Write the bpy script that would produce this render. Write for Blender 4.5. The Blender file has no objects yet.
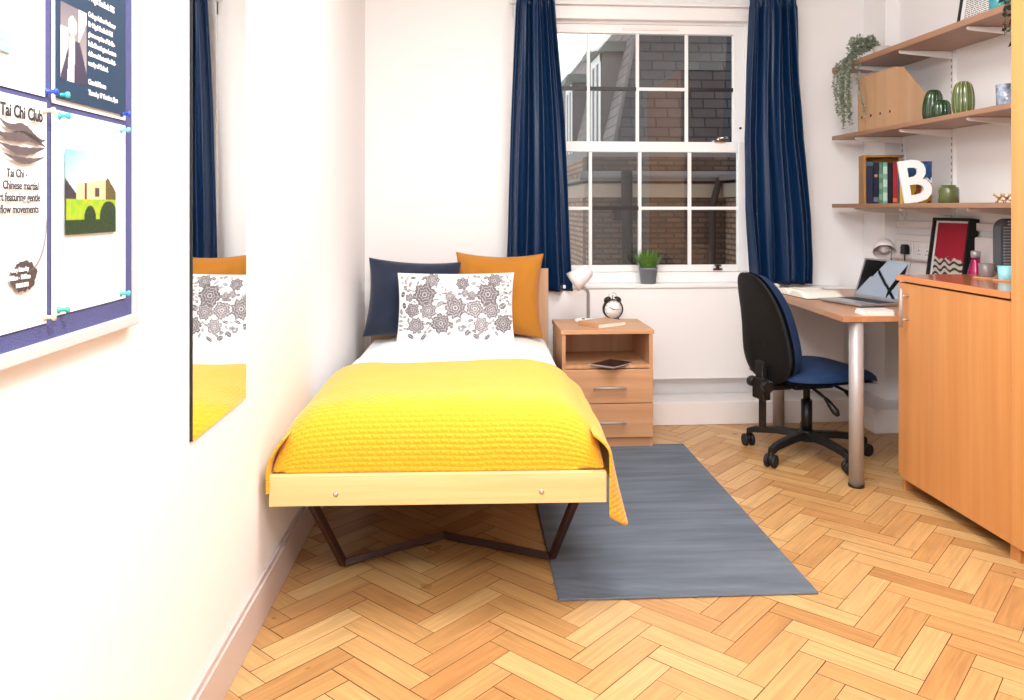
import bpy, bmesh, math, random
import numpy as np
from mathutils import Vector, Matrix, noise
random.seed(7)
PI = math.pi
C = bpy.context.scene.collection

# ------------------------------------------------------------------ camera, world, light, exposure
F = 790.0
YAW = math.atan(54 / F)
cam_d = bpy.data.cameras.new('camera'); cam = bpy.data.objects.new('camera', cam_d); C.objects.link(cam)
cam.location = (0, 0, 1.2); cam.rotation_euler = (PI / 2, 0, -YAW)
cam_d.sensor_width = 36; cam_d.lens = F / 1024 * 36; cam_d.shift_y = -143 / 1024; cam_d.clip_start = .02
sc = bpy.context.scene
sc.camera = cam
sc.view_settings.view_transform = 'Standard'; sc.view_settings.look = 'None'
sc.view_settings.gamma = 1; sc.view_settings.use_curve_mapping = False
sc.view_settings.exposure = 0.83
w = bpy.data.worlds.new('world'); sc.world = w; w.use_nodes = True
bgn = w.node_tree.nodes['Background']; bgn.inputs[0].default_value = (.93, .96, 1, 1); bgn.inputs[1].default_value = .75

def area(name, loc, rot, sx, sy, power, col=(1, 1, 1)):
    d = bpy.data.lights.new(name, 'AREA'); d.shape = 'RECTANGLE'; d.size = sx; d.size_y = sy; d.energy = power; d.color = col
    o = bpy.data.objects.new(name, d); C.objects.link(o); o.location = loc; o.rotation_euler = rot
    return o
area('added_ceiling_fill', (0.75, 2.3, 2.655), (0, 0, 0), 1.1, 1.1, 22, (.93, .97, 1))  # added fill light under the ceiling, no visible source
def bulb(loc, power, rad, col):
    d = bpy.data.lights.new('added_pendant_fill', 'POINT'); d.energy = power; d.shadow_soft_size = rad; d.color = col
    o = bpy.data.objects.new('added_pendant_fill', d); C.objects.link(o); o.location = loc
bulb((.05, .35, 2.18), 72, .17, (.92, .965, 1))  # added point light, out of view, brightens left wall and bed

# ------------------------------------------------------------------ helpers
def lin(c):
    return tuple((x / 255 / 12.92) if x / 255 <= .04045 else ((x / 255 + .055) / 1.055) ** 2.4 for x in c)
def mat(name, col, rough=.5, metal=0, spec=.5, bump=0, bscale=40, var=0, vscale=8, sheen=0, stretch=None, coat=0):
    m = bpy.data.materials.new(name); m.use_nodes = True; nt = m.node_tree; b = nt.nodes['Principled BSDF']
    c = lin(col) + (1,)
    b.inputs['Base Color'].default_value = c; b.inputs['Roughness'].default_value = rough
    b.inputs['Metallic'].default_value = metal; b.inputs['Specular IOR Level'].default_value = spec
    b.inputs['Sheen Weight'].default_value = sheen; b.inputs['Coat Weight'].default_value = coat
    tc = nt.nodes.new('ShaderNodeTexCoord'); mp = nt.nodes.new('ShaderNodeMapping')
    nt.links.new(tc.outputs['Object'], mp.inputs[0])
    if stretch: mp.inputs['Scale'].default_value = stretch
    if var:
        n = nt.nodes.new('ShaderNodeTexNoise'); n.inputs['Scale'].default_value = vscale; n.inputs['Detail'].default_value = 5
        nt.links.new(mp.outputs[0], n.inputs[0])
        r = nt.nodes.new('ShaderNodeValToRGB'); nt.links.new(n.outputs[0], r.inputs[0])
        r.color_ramp.elements[0].position = .3; r.color_ramp.elements[1].position = .7
        r.color_ramp.elements[0].color = tuple(x * (1 - var) for x in c[:3]) + (1,)
        r.color_ramp.elements[1].color = tuple(min(1, x * (1 + var * .6)) for x in c[:3]) + (1,)
        nt.links.new(r.outputs[0], b.inputs['Base Color'])
    if bump:
        n = nt.nodes.new('ShaderNodeTexNoise'); n.inputs['Scale'].default_value = bscale; n.inputs['Detail'].default_value = 4
        nt.links.new(mp.outputs[0], n.inputs[0])
        bp = nt.nodes.new('ShaderNodeBump'); bp.inputs['Strength'].default_value = bump; bp.inputs['Distance'].default_value = .004
        nt.links.new(n.outputs[0], bp.inputs['Height']); nt.links.new(bp.outputs[0], b.inputs['Normal'])
    return m
def wood(name, a, bcol, axis='z', rough=.4, scale=1.0, coat=0):
    m = bpy.data.materials.new(name); m.use_nodes = True; nt = m.node_tree; b = nt.nodes['Principled BSDF']
    tc = nt.nodes.new('ShaderNodeTexCoord'); mp = nt.nodes.new('ShaderNodeMapping'); nt.links.new(tc.outputs['Object'], mp.inputs[0])
    s = [38 * scale] * 3; s['xyz'.index(axis)] = 1.3 * scale; mp.inputs['Scale'].default_value = s
    n = nt.nodes.new('ShaderNodeTexNoise'); n.inputs['Scale'].default_value = 1; n.inputs['Detail'].default_value = 7; n.inputs['Distortion'].default_value = .6
    nt.links.new(mp.outputs[0], n.inputs[0])
    n2 = nt.nodes.new('ShaderNodeTexNoise'); n2.inputs['Scale'].default_value = .22; n2.inputs['Detail'].default_value = 3
    nt.links.new(mp.outputs[0], n2.inputs[0])
    ad = nt.nodes.new('ShaderNodeMath'); ad.operation = 'ADD'; nt.links.new(n.outputs[0], ad.inputs[0]); nt.links.new(n2.outputs[0], ad.inputs[1])
    r = nt.nodes.new('ShaderNodeValToRGB'); r.color_ramp.elements[0].position = .35 ; r.color_ramp.elements[1].position = .68
    ml = nt.nodes.new('ShaderNodeMath'); ml.operation = 'MULTIPLY'; ml.inputs[1].default_value = .5
    nt.links.new(ad.outputs[0], ml.inputs[0]); nt.links.new(ml.outputs[0], r.inputs[0])
    r.color_ramp.elements[0].color = lin(bcol) + (1,); r.color_ramp.elements[1].color = lin(a) + (1,)
    nt.links.new(r.outputs[0], b.inputs['Base Color']); b.inputs['Roughness'].default_value = rough; b.inputs['Coat Weight'].default_value = coat
    b.inputs['Coat Roughness'].default_value = .12
    return m
def attr_mat(name, rough=.5, grain=0, bump=0, coat=0):
    m = bpy.data.materials.new(name); m.use_nodes = True; nt = m.node_tree; b = nt.nodes['Principled BSDF']
    a = nt.nodes.new('ShaderNodeAttribute'); a.attribute_name = 'Col'; b.inputs['Roughness'].default_value = rough
    b.inputs['Coat Weight'].default_value = coat
    nt.links.new(a.outputs['Color'], b.inputs['Base Color'])
    if bump:
        n = nt.nodes.new('ShaderNodeTexNoise'); n.inputs['Scale'].default_value = 900
        tc = nt.nodes.new('ShaderNodeTexCoord'); nt.links.new(tc.outputs['Object'], n.inputs[0])
        bp = nt.nodes.new('ShaderNodeBump'); bp.inputs['Strength'].default_value = bump; bp.inputs['Distance'].default_value = .001
        nt.links.new(n.outputs[0], bp.inputs['Height']); nt.links.new(bp.outputs[0], b.inputs['Normal'])
    return m

class MB:
    def __init__(s): s.bm = bmesh.new(); s.mi = 0
    def _f(s, vs, smooth=False):
        try:
            f = s.bm.faces.new(vs); f.material_index = s.mi; f.smooth = smooth; return f
        except ValueError: return None
    def box(s, a, b, M=None):
        x0, y0, z0 = a; x1, y1, z1 = b
        p = [(x0, y0, z0), (x1, y0, z0), (x1, y1, z0), (x0, y1, z0), (x0, y0, z1), (x1, y0, z1), (x1, y1, z1), (x0, y1, z1)]
        v = [s.bm.verts.new(M @ Vector(q) if M else q) for q in p]
        for f in ((0, 3, 2, 1), (4, 5, 6, 7), (0, 1, 5, 4), (1, 2, 6, 5), (2, 3, 7, 6), (3, 0, 4, 7)): s._f([v[i] for i in f])
        return s
    def prism(s, pts, ax, lo, hi, M=None):   # polygon extruded along axis 'x','y','z'
        def P(p, t):
            q = {'x': (t, p[0], p[1]), 'y': (p[0], t, p[1]), 'z': (p[0], p[1], t)}[ax]
            return M @ Vector(q) if M else q
        a = [s.bm.verts.new(P(p, lo)) for p in pts]; b = [s.bm.verts.new(P(p, hi)) for p in pts]
        s._f(a[::-1]); s._f(b); n = len(pts)
        for i in range(n): s._f([a[i], a[(i + 1) % n], b[(i + 1) % n], b[i]])
        return s
    def tube(s, pts, r, seg=12, caps=True, square=False, closed=False):
        pts = [Vector(p) for p in pts]; rs = r if isinstance(r, (list, tuple)) else [r] * len(pts)
        rings = []; n = len(pts)
        up = None
        for i, p in enumerate(pts):
            if closed: d = pts[(i + 1) % n] - pts[i - 1]
            else: d = pts[min(i + 1, n - 1)] - pts[max(i - 1, 0)]
            d.normalize()
            if up is None:
                up = Vector((0, 0, 1)) if abs(d.z) < .9 else Vector((1, 0, 0))
            u = d.cross(up).normalized(); v = u.cross(d).normalized(); up = v
            ring = []
            k = 4 if square else seg
            for j in range(k):
                t = 2 * PI * j / k + (PI / 4 if square else 0)
                q = rs[i] * (1.414 if square else 1)
                ring.append(s.bm.verts.new(p + u * math.cos(t) * q + v * math.sin(t) * q))
            rings.append(ring)
        k = len(rings[0])
        for i in range(n if closed else n - 1):
            a, b = rings[i], rings[(i + 1) % n]
            for j in range(k): s._f([a[j], b[j], b[(j + 1) % k], a[(j + 1) % k]], not square)
        if caps and not closed: s._f(rings[0]); s._f(rings[-1][::-1])
        return s
    def lathe(s, prof, c=(0, 0, 0), seg=28, M=None, fn=None):   # prof: [(r, z)]
        rings = []
        for r, z in prof:
            ring = []
            for j in range(seg):
                t = 2 * PI * j / seg; rr = r * (fn(t, z) if fn else 1)
                q = Vector((rr * math.cos(t), rr * math.sin(t), z))
                if M: q = M @ q
                ring.append(s.bm.verts.new(q + Vector(c)))
            rings.append(ring)
        for a, b in zip(rings, rings[1:]):
            for j in range(seg): s._f([a[j], a[(j + 1) % seg], b[(j + 1) % seg], b[j]], True)
        if prof[0][0] > 1e-5: s._f(rings[0][::-1])
        if prof[-1][0] > 1e-5: s._f(rings[-1])
        return s
    def cyl(s, p0, p1, r0, r1=None, seg=20): return s.tube([p0, p1], [r0, r1 if r1 is not None else r0], seg)
    def sphere(s, c, r, seg=16, sc_=(1, 1, 1)):
        M = Matrix.Diagonal((sc_[0], sc_[1], sc_[2])).to_4x4()
        prof = [(r * math.sin(PI * i / 12) + 1e-6, -r * math.cos(PI * i / 12)) for i in range(13)]
        return s.lathe(prof, c, seg, M)
    def grid(s, fn, nu, nv, smooth=True, flip=False, closed_u=False):
        V = [[s.bm.verts.new(fn(i / nu, j / nv)) for j in range(nv + 1)] for i in range(nu + (0 if closed_u else 1))]
        nn = len(V)
        for i in range(nu):
            a = V[i]; b = V[(i + 1) % nn]
            for j in range(nv):
                q = [a[j], b[j], b[j + 1], a[j + 1]]
                s._f(q[::-1] if flip else q, smooth)
        return V
    def done(s, name, mats, parent=None, bevel=0, solid=0, merge=False, subsurf=0, seg=2, recalc=True):
        if merge: bmesh.ops.remove_doubles(s.bm, verts=s.bm.verts, dist=1e-5)
        if recalc: bmesh.ops.recalc_face_normals(s.bm, faces=s.bm.faces)
        me = bpy.data.meshes.new(name); s.bm.to_mesh(me); s.bm.free()
        for m in (mats if isinstance(mats, (list, tuple)) else [mats]): me.materials.append(m)
        o = bpy.data.objects.new(name, me); C.objects.link(o)
        if parent: o.parent = parent
        if solid: md = o.modifiers.new('s', 'SOLIDIFY'); md.thickness = solid; md.offset = 0
        if bevel:
            md = o.modifiers.new('b', 'BEVEL'); md.width = bevel; md.segments = seg; md.limit_method = 'ANGLE'; md.angle_limit = .6
        if subsurf: md = o.modifiers.new('u', 'SUBSURF'); md.levels = subsurf; md.render_levels = subsurf
        return o
def tag(o, label, cat, group=None):
    o['label'] = label; o['category'] = cat
    if group: o['group'] = group
    return o
def thing(name, label, cat, loc=(0, 0, 0), rz=0, group=None):
    o = bpy.data.objects.new(name, None); C.objects.link(o); o.location = loc; o.rotation_euler = (0, 0, rz)
    o.empty_display_size = .05
    return tag(o, label, cat, group)
def struct(o): o['kind'] = 'structure'; return o
def copy_tree(o, parent=None):
    c = o.copy(); C.objects.link(c)
    if parent: c.parent = parent
    for ch in list(o.children): copy_tree(ch, c)
    return c
def text(name, body, size, m, parent, loc, rot=(PI / 2, 0, 0), align='LEFT', off=0, ext=.0002, sx=1, label=None):
    cu = bpy.data.curves.new(name, 'FONT'); cu.body = body; cu.size = size; cu.align_x = align; cu.offset = off; cu.extrude = ext
    cu.resolution_u = 3; cu.space_line = 1.0
    t = bpy.data.objects.new('tmp', cu); me = bpy.data.meshes.new_from_object(t); me.name = name
    bpy.data.objects.remove(t)
    me.materials.clear(); me.materials.append(m)
    o = bpy.data.objects.new(name, me); C.objects.link(o); o.parent = parent; o.location = loc; o.rotation_euler = rot; o.scale = (sx, 1, 1)
    if label: o['label'] = label
    return o
def paint(o, fn):
    """colour attribute from fn(vertex.co) -> linear rgb"""
    me = o.data; a = me.color_attributes.new('Col', 'FLOAT_COLOR', 'POINT')
    buf = np.ones((len(me.vertices), 4), np.float32)
    for i, v in enumerate(me.vertices): buf[i, :3] = fn(v.co)
    a.data.foreach_set('color', buf.ravel())
def uv_grid(o, us, vs):
    """per-vertex uv lists -> uv layer"""
    me = o.data; l = me.uv_layers.new(name='UVMap')
    for lp in me.loops: l.data[lp.index].uv = (us[lp.vertex_index], vs[lp.vertex_index])

# ------------------------------------------------------------------ materials
M_wall = mat('wall_paint', (243, 240, 239), .75, bump=.06, bscale=120)
M_trim = mat('trim_gloss', (236, 230, 227), .35)
M_skirt = mat('skirting_paint', (205, 188, 182), .4)
M_white = mat('white_paint', (240, 238, 237), .35)
M_wplas = mat('white_plastic', (236, 228, 226), .3)
M_oak = wood('oak', (210, 162, 122), (186, 136, 96), 'x', .4)
M_oakz = wood('oak_upright', (208, 160, 120), (184, 134, 94), 'z', .4)
M_oakbed = wood('pale_oak', (238, 208, 150), (222, 184, 122), 'x', .45)
M_head = wood('headboard_oak', (210, 172, 138), (186, 144, 110), 'z', .5)
M_cab = wood('cabinet_beech', (212, 150, 90), (194, 128, 70), 'z', .38, .8)
M_cabtop = wood('cabinet_top', (204, 130, 82), (180, 104, 62), 'y', .15, .8, coat=.4)
M_edge = wood('edge_strip', (222, 150, 94), (200, 124, 72), 'y', .35)
M_desk = wood('desk_top', (194, 142, 104), (172, 120, 82), 'y', .3)
M_shelf = wood('shelf_laminate', (170, 128, 100), (150, 110, 84), 'y', .4)
M_ply = wood('plywood', (198, 160, 124), (184, 144, 108), 'z', .5, .6)
M_crate = wood('crate_wood', (176, 128, 66), (150, 104, 48), 'z', .5)
M_brown = mat('brown_metal', (58, 32, 26), .35, spec=.5)
M_steel = mat('brushed_steel', (176, 171, 170), .4, metal=.3)
M_chrome = mat('chrome', (215, 215, 215), .12, metal=1)
M_black = mat('black_plastic', (15, 14, 15), .45)
M_shell = mat('chair_shell_black', (9, 9, 9), .6, spec=.3)
M_blackm = mat('black_rubber', (18, 18, 19), .6)
M_navy = mat('navy_satin', (5, 38, 74), .42, spec=.4, bump=.08, bscale=500)
M_chairblue = mat('chair_fabric', (2, 40, 80), .8, bump=.3, bscale=700)
M_sheet = mat('white_cotton', (244, 243, 243), .8, bump=.1, bscale=60, sheen=.2)
M_cnavy = mat('navy_linen', (22, 34, 58), .9, bump=.4, bscale=600, sheen=.3)
M_gold = mat('ochre_linen', (178, 114, 22), .85, bump=.35, bscale=600, sheen=.2)
M_paper = mat('paper', (240, 238, 236), .7)
M_page = mat('book_pages', (242, 236, 224), .8, bump=.2, bscale=300, stretch=(1, 1, 8))
M_ink = mat('black_ink', (40, 34, 36), .7)
M_inkw = mat('white_ink', (245, 245, 245), .7)
M_green = mat('glazed_green', (36, 66, 38), .15, coat=.6)

# ------------------------------------------------------------------ room shell
WX = lambda y: -.521 + (y - 4.48) * .0253          # inner face of the left wall
Y0, Y1, XR, HC = -1.7, 4.48, 2.455, 2.72
m = MB(); m.prism([(WX(Y0), Y0), (WX(Y1 + .3), Y1 + .3), (WX(Y1) - .2, Y1 + .3), (WX(Y0) - .2, Y0)], 'z', 0, HC); struct(m.done('wall_left', M_wall))
m = MB(); m.box((XR, Y0, 0), (XR + .2, Y1 + .3, HC)); struct(m.done('wall_right', M_wall))
m = MB(); m.box((-.95, Y0 - .2, 0), (XR + .2, Y0, HC)); struct(m.done('wall_front', M_wall))
OX0, OX1, OZ0, OZ1 = .40, 1.70, .78, 2.285
m = MB()
for a, b in (((-.75, 0), (OX0, HC)), ((OX1, 0), (XR + .1, HC)), ((OX0, 0), (OX1, OZ0)), ((OX0, OZ1), (OX1, HC))):
    m.box((a[0], Y1, a[1]), (b[0], Y1 + .18, b[1]))
struct(m.done('wall_back', M_wall))
m = MB(); m.box((-.95, Y0 - .2, HC), (XR + .2, Y1 + .3, HC + .1)); struct(m.done('ceiling', mat('ceiling_paint', (246, 244, 242), .8)))
m = MB(); m.box((2.373, 4.25, 0), (XR, Y1, HC)); struct(m.done('trim_1', M_wall))          # corner pier
# parquet floor: herringbone blocks
a_ = Vector((.7071068, -.7071068)); b_ = Vector((.7071068, .7071068)); W = .0735; A0, B0 = -.600, 2.194
m = MB(); m.box((-.9, Y0 - .1, -.06), (XR + .1, Y1 + .1, -.0025))
for f in m.bm.faces: f.material_index = 1
cols = {}
done = set(); blocks = []
N = 90
for i in range(-N, N):
    for j in range(-N, N):
        t = (i + j + 4) % 8
        key = ('H', i - t, j) if t < 4 else ('V', i, j - (t - 4))
        if key in done: continue
        done.add(key)
        ka, kb = key[1], key[2]
        ca = A0 + (ka + (2 if key[0] == 'H' else .5)) * W; cb = B0 + (kb + (.5 if key[0] == 'H' else 2)) * W
        c = a_ * ca + b_ * cb
        if c.x < -.95 or c.x > XR + .2 or c.y < Y0 - .2 or c.y > Y1 + .2: continue
        blocks.append((key, ka, kb))
for key, ka, kb in blocks:
    da, db = (4, 1) if key[0] == 'H' else (1, 4)
    g = random.uniform(.0006, .0015)
    x0, x1 = A0 + ka * W + g, A0 + (ka + da) * W - g; y0, y1 = B0 + kb * W + g, B0 + (kb + db) * W - g
    vs = [m.bm.verts.new((*(a_ * p + b_ * q), 0)) for p, q in ((x0, y0), (x1, y0), (x1, y1), (x0, y1))]
    f = m.bm.faces.new(vs); f.material_index = 0
    r = random.random(); base = Vector(lin((199, 153, 98))); dark = Vector(lin((178, 128, 76))); pale = Vector(lin((209, 169, 114)))
    red = Vector(lin((186, 134, 82)))
    col = base.lerp(dark, random.random() * .8) if r < .42 else base.lerp(pale, random.random()) if r < .8 else base.lerp(red, random.random())
    cols[tuple(round(k, 3) for k in (vs[0].co + vs[2].co) / 2)] = (*col, 1.0 if key[0] == 'H' else 0.0)
keep = []
for co, no in (((-.7, 0, 0), (-1, 0, 0)), ((XR + .05, 0, 0), (1, 0, 0)), ((0, Y0 - .05, 0), (0, -1, 0)), ((0, Y1 + .05, 0), (0, 1, 0))):
    pass
lay = m.bm.loops.layers.float_color.new('Col')
for f in m.bm.faces:
    k = tuple(round(x, 3) for x in (f.verts[0].co + f.verts[2].co) / 2)
    c = cols.get(k, (.2, .12, .06, 1))
    for l in f.loops: l[lay] = c
for co, no in (((-.7, 0, 0), (-1, 0, 0)), ((XR + .05, 0, 0), (1, 0, 0)), ((0, Y0 - .05, 0), (0, -1, 0)), ((0, Y1 + .05, 0), (0, 1, 0))):
    bmesh.ops.bisect_plane(m.bm, geom=m.bm.verts[:] + m.bm.edges[:] + m.bm.faces[:], plane_co=co, plane_no=no, clear_outer=True)
mp_ = bpy.data.materials.new('parquet'); mp_.use_nodes = True; nt = mp_.node_tree; b = nt.nodes['Principled BSDF']
at = nt.nodes.new('ShaderNodeAttribute'); at.attribute_name = 'Col'
tc = nt.nodes.new('ShaderNodeTexCoord')
def grain(rot):
    mp = nt.nodes.new('ShaderNodeMapping'); mp.vector_type = 'TEXTURE'; mp.inputs['Rotation'].default_value = (0, 0, rot); mp.inputs['Scale'].default_value = (1 / 4., 1 / 70., 1)
    nt.links.new(tc.outputs['Object'], mp.inputs[0])
    n = nt.nodes.new('ShaderNodeTexNoise'); n.inputs['Scale'].default_value = 1; n.inputs['Detail'].default_value = 6; n.inputs['Distortion'].default_value = .8
    nt.links.new(mp.outputs[0], n.inputs[0]); return n.outputs[0]
gh, gv = grain(-PI / 4), grain(PI / 4)
mx = nt.nodes.new('ShaderNodeMix'); nt.links.new(at.outputs['Alpha'], mx.inputs[0]); nt.links.new(gv, mx.inputs[2]); nt.links.new(gh, mx.inputs[3])
mr = nt.nodes.new('ShaderNodeMapRange'); mr.inputs[1].default_value = .3; mr.inputs[2].default_value = .7; mr.inputs[3].default_value = .80; mr.inputs[4].default_value = 1.1
nt.links.new(mx.outputs[0], mr.inputs[0])
vm = nt.nodes.new('ShaderNodeVectorMath'); vm.operation = 'SCALE'; nt.links.new(at.outputs['Color'], vm.inputs[0]); nt.links.new(mr.outputs[0], vm.inputs['Scale'])
nt.links.new(vm.outputs[0], b.inputs['Base Color']); b.inputs['Roughness'].default_value = .32
n = nt.nodes.new('ShaderNodeTexNoise'); n.inputs['Scale'].default_value = 7; nt.links.new(tc.outputs['Object'], n.inputs[0])
mr2 = nt.nodes.new('ShaderNodeMapRange'); mr2.inputs[3].default_value = .22; mr2.inputs[4].default_value = .42; nt.links.new(n.outputs[0], mr2.inputs[0]); nt.links.new(mr2.outputs[0], b.inputs['Roughness'])
struct(m.done('floor', [mp_, mat('floor_gap', (100, 64, 38), .8)], recalc=False))

# baseboards and boxing
dW = .0253
def along(y, off): return (WX(y) + off, y)
m = MB(); m.prism([along(Y0, 0), along(4.48, 0), along(4.48, .016), along(Y0, .016)], 'z', 0, .112)
m.prism([along(Y0, 0), along(4.48, 0), along(4.48, .01), along(Y0, .01)], 'z', .112, .128)
struct(m.done('baseboard_left', M_skirt, bevel=.002))
m = MB(); m.box((-.48, 4.27, 0), (2.2, Y1, .126)); struct(m.done('baseboard_back', M_trim, bevel=.004))
m = MB(); m.box((2.2, 4.035, 0), (XR, Y1, .126)); m.box((2.33, 2.2, 0), (XR, 4.035, .126)); struct(m.done('baseboard_right', M_trim, bevel=.004))
m = MB(); m.box((.44, 4.37, .232), (2.2, Y1, .745)); struct(m.done('trim_2', M_wall, bevel=.003))     # apron panel below the sill
# window
win = thing('window_1', 'white sash window of eight panes over eight', 'window', (0, 0, 0)); struct(win)
del win['label'], win['category']
m = MB(); m.box((.36, 4.36, .745), (1.82, 4.50, .767)); m.done('sill', M_white, win, bevel=.004)
m = MB()
for x0, x1 in ((OX0 - .09, OX0 + .025), (1.675, OX1 + .08)): m.box((x0, 4.455, .767), (x1, 4.5, 2.345))
m.box((OX0 - .09, 4.45, 2.27), (OX1 + .08, 4.5, 2.345)); m.box((OX0 - .11, 4.42, 2.345), (OX1 + .10, 4.5, 2.36))
m.box((OX0, 4.47, .767), (OX1, 4.58, .826)); m.box((OX0, 4.5, 2.255), (OX1, 4.62, 2.30))
m.box((OX0, 4.5, .767), (OX0 + .03, 4.62, 2.3)); m.box((OX1 - .03, 4.5, .767), (OX1, 4.62, 2.3))
m.done('window_frame', M_white, win, bevel=.004)
M_bar_b = mat('black_glazing_bar', (30, 27, 28), .4)
M_glass = bpy.data.materials.new('window_glass'); M_glass.use_nodes = True; nt = M_glass.node_tree; nt.nodes.clear()
o_ = nt.nodes.new('ShaderNodeOutputMaterial'); tr = nt.nodes.new('ShaderNodeBsdfTransparent'); gl = nt.nodes.new('ShaderNodeBsdfGlossy'); gl.inputs['Roughness'].default_value = .01
mxx = nt.nodes.new('ShaderNodeMixShader'); fr = nt.nodes.new('ShaderNodeFresnel'); fr.inputs[0].default_value = 1.5
tr.inputs[0].default_value = (.96, .98, .97, 1)
nt.links.new(fr.outputs[0], mxx.inputs[0]); nt.links.new(tr.outputs[0], mxx.inputs[1]); nt.links.new(gl.outputs[0], mxx.inputs[2]); nt.links.new(mxx.outputs[0], o_.inputs[0])
def sash(name, y0, y1, z0, z1, zt, zb, bars, xr, xl, zmid, dark):
    s = MB(); s.box((xl - .05, y0, z0), (xl, y1, z1)); s.box((xr, y0, z0), (1.68, y1, z1))
    s.box((xl, y0, z0), (xr, y1, zb)); s.box((xl, y0, zt), (xr, y1, z1))
    so = s.done(name, M_white, win, bevel=.003)
    g = MB(); g.box((xl - .01, (y0 + y1) / 2 - .002, zb - .01), (xr + .01, (y0 + y1) / 2 + .002, zt + .01)); g.done('pane', M_glass, so)
    for x in bars:
        g = MB(); g.box((x - .0085, y0 + .006, zb), (x + .0085, y1 - .006, zt)); g.done('glazing_bar', M_white, so, bevel=.003)
    e = [xl] + bars + [xr]
    for i in range(4):
        a, b2 = e[i] + (.0085 if i else 0), e[i + 1] - (.0085 if i < 3 else 0)
        g = MB(); hh = .009 if i not in dark else .011
        g.box((a, y0 + .008, zmid - hh), (b2, y1 - .008, zmid + hh)); go = g.done('glazing_bar', M_bar_b if i in dark else M_white, so)
        if i in dark: go['label'] = 'black glazing bar'
    return so
us = sash('upper_sash', 4.515, 4.55, 1.535, 2.262, 2.204, 1.578, [.752, 1.04, 1.33], 1.606, .46, 1.885, (0, 1, 3))
ls = sash('lower_sash', 4.472, 4.51, .828, 1.575, 1.516, .866, [.757, 1.044, 1.336], 1.618, .46, 1.193, (1,))
m = MB(); m.box((.95, 4.508, 2.222), (1.28, 4.516, 2.237)); m.done('trickle_vent', M_wplas, us, bevel=.002)
m = MB(); m.box((1.47, 4.455, 1.575), (1.545, 4.49, 1.583)); m.cyl((1.50, 4.47, 1.583), (1.50, 4.47, 1.597), .010); m.cyl((1.50, 4.47, 1.597), (1.555, 4.465, 1.60), .006); m.done('sash_lock', M_chrome, ls)
m = MB(); m.box((1.468, 4.455, .838), (1.52, 4.474, .846)); m.cyl((1.494, 4.466, .846), (1.494, 4.462, .866), .010, .006); m.box((1.476, 4.452, .862), (1.512, 4.470, .868)); m.done('sash_lift', mat('bronze', (70, 55, 50), .4, metal=.7), ls)
m = MB(); m.cyl((1.645, 4.514, 1.66), (1.645, 4.509, 1.66), .007); m.done('sash_stop', M_black, us)
# dado trunking on the right wall
m = MB(); m.box((XR - .028, 3.10, .915), (XR, 4.25, 1.052)); m.box((XR - .020, 3.10, 1.088), (XR, 4.25, 1.125)); struct(m.done('trim_3', M_wplas, bevel=.003))

# ------------------------------------------------------------------ outside: courtyard building
def brick(name, ax, c1, c2, mortar, bw, rh, ms=.012, bump=.4, rough=.8):
    m = bpy.data.materials.new(name); m.use_nodes = True; nt = m.node_tree; b = nt.nodes['Principled BSDF']; b.inputs['Roughness'].default_value = rough
    tc = nt.nodes.new('ShaderNodeTexCoord'); sp = nt.nodes.new('ShaderNodeSeparateXYZ'); cb = nt.nodes.new('ShaderNodeCombineXYZ')
    nt.links.new(tc.outputs['Object'], sp.inputs[0]); nt.links.new(sp.outputs['XYZ'.index(ax)], cb.inputs[0]); nt.links.new(sp.outputs[2], cb.inputs[1])
    br = nt.nodes.new('ShaderNodeTexBrick'); nt.links.new(cb.outputs[0], br.inputs[0]); br.inputs['Scale'].default_value = 1
    br.inputs['Brick Width'].default_value = bw; br.inputs['Row Height'].default_value = rh; br.inputs['Mortar Size'].default_value = ms
    br.inputs['Color1'].default_value = lin(c1) + (1,); br.inputs['Color2'].default_value = lin(c2) + (1,); br.inputs['Mortar'].default_value = lin(mortar) + (1,)
    n = nt.nodes.new('ShaderNodeTexNoise'); n.inputs['Scale'].default_value = 3; nt.links.new(tc.outputs['Object'], n.inputs[0])
    mr = nt.nodes.new('ShaderNodeMapRange'); mr.inputs[3].default_value = .7; mr.inputs[4].default_value = 1.3; nt.links.new(n.outputs[0], mr.inputs[0])
    vm = nt.nodes.new('ShaderNodeVectorMath'); vm.operation = 'SCALE'; nt.links.new(br.outputs[0], vm.inputs[0]); nt.links.new(mr.outputs[0], vm.inputs['Scale'])
    nt.links.new(vm.outputs[0], b.inputs['Base Color'])
    bp = nt.nodes.new('ShaderNodeBump'); bp.invert = True; bp.inputs['Strength'].default_value = bump; bp.inputs['Distance'].default_value = .01
    nt.links.new(br.outputs['Fac'], bp.inputs['Height']); nt.links.new(bp.outputs[0], b.inputs['Normal'])
    return m
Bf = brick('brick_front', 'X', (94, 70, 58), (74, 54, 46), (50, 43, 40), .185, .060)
Bs = brick('brick_side_lit', 'Y', (156, 120, 96), (132, 98, 80), (84, 72, 64), .185, .060)  # same brick made paler: light on the side walls put into the colour
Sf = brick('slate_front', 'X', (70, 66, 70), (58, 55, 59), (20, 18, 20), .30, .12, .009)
Ss = brick('slate_side_lit', 'Y', (134, 124, 124), (118, 108, 108), (60, 54, 56), .30, .13, .007)  # same slate made paler: light on the side slope put into the colour
M_stone = mat('stone_band', (150, 132, 118), .8, bump=.3, bscale=20)
M_lead = mat('lead_grey', (104, 98, 98), .6, bump=.2, bscale=12)
M_copper = mat('verdigris', (106, 112, 108), .6)
BX, BY, RX = 1.479, 9.0, 3.06
bld = thing('courtyard_building', 'brown brick building with a dark slate mansard roof beyond the window', 'building', (BX, BY, -3))
OB = Vector((BX, BY, -3))
def bpart(m, name, mats, **k):
    bmesh.ops.translate(m.bm, verts=m.bm.verts, vec=-OB); return m.done(name, mats, bld, **k)
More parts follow.
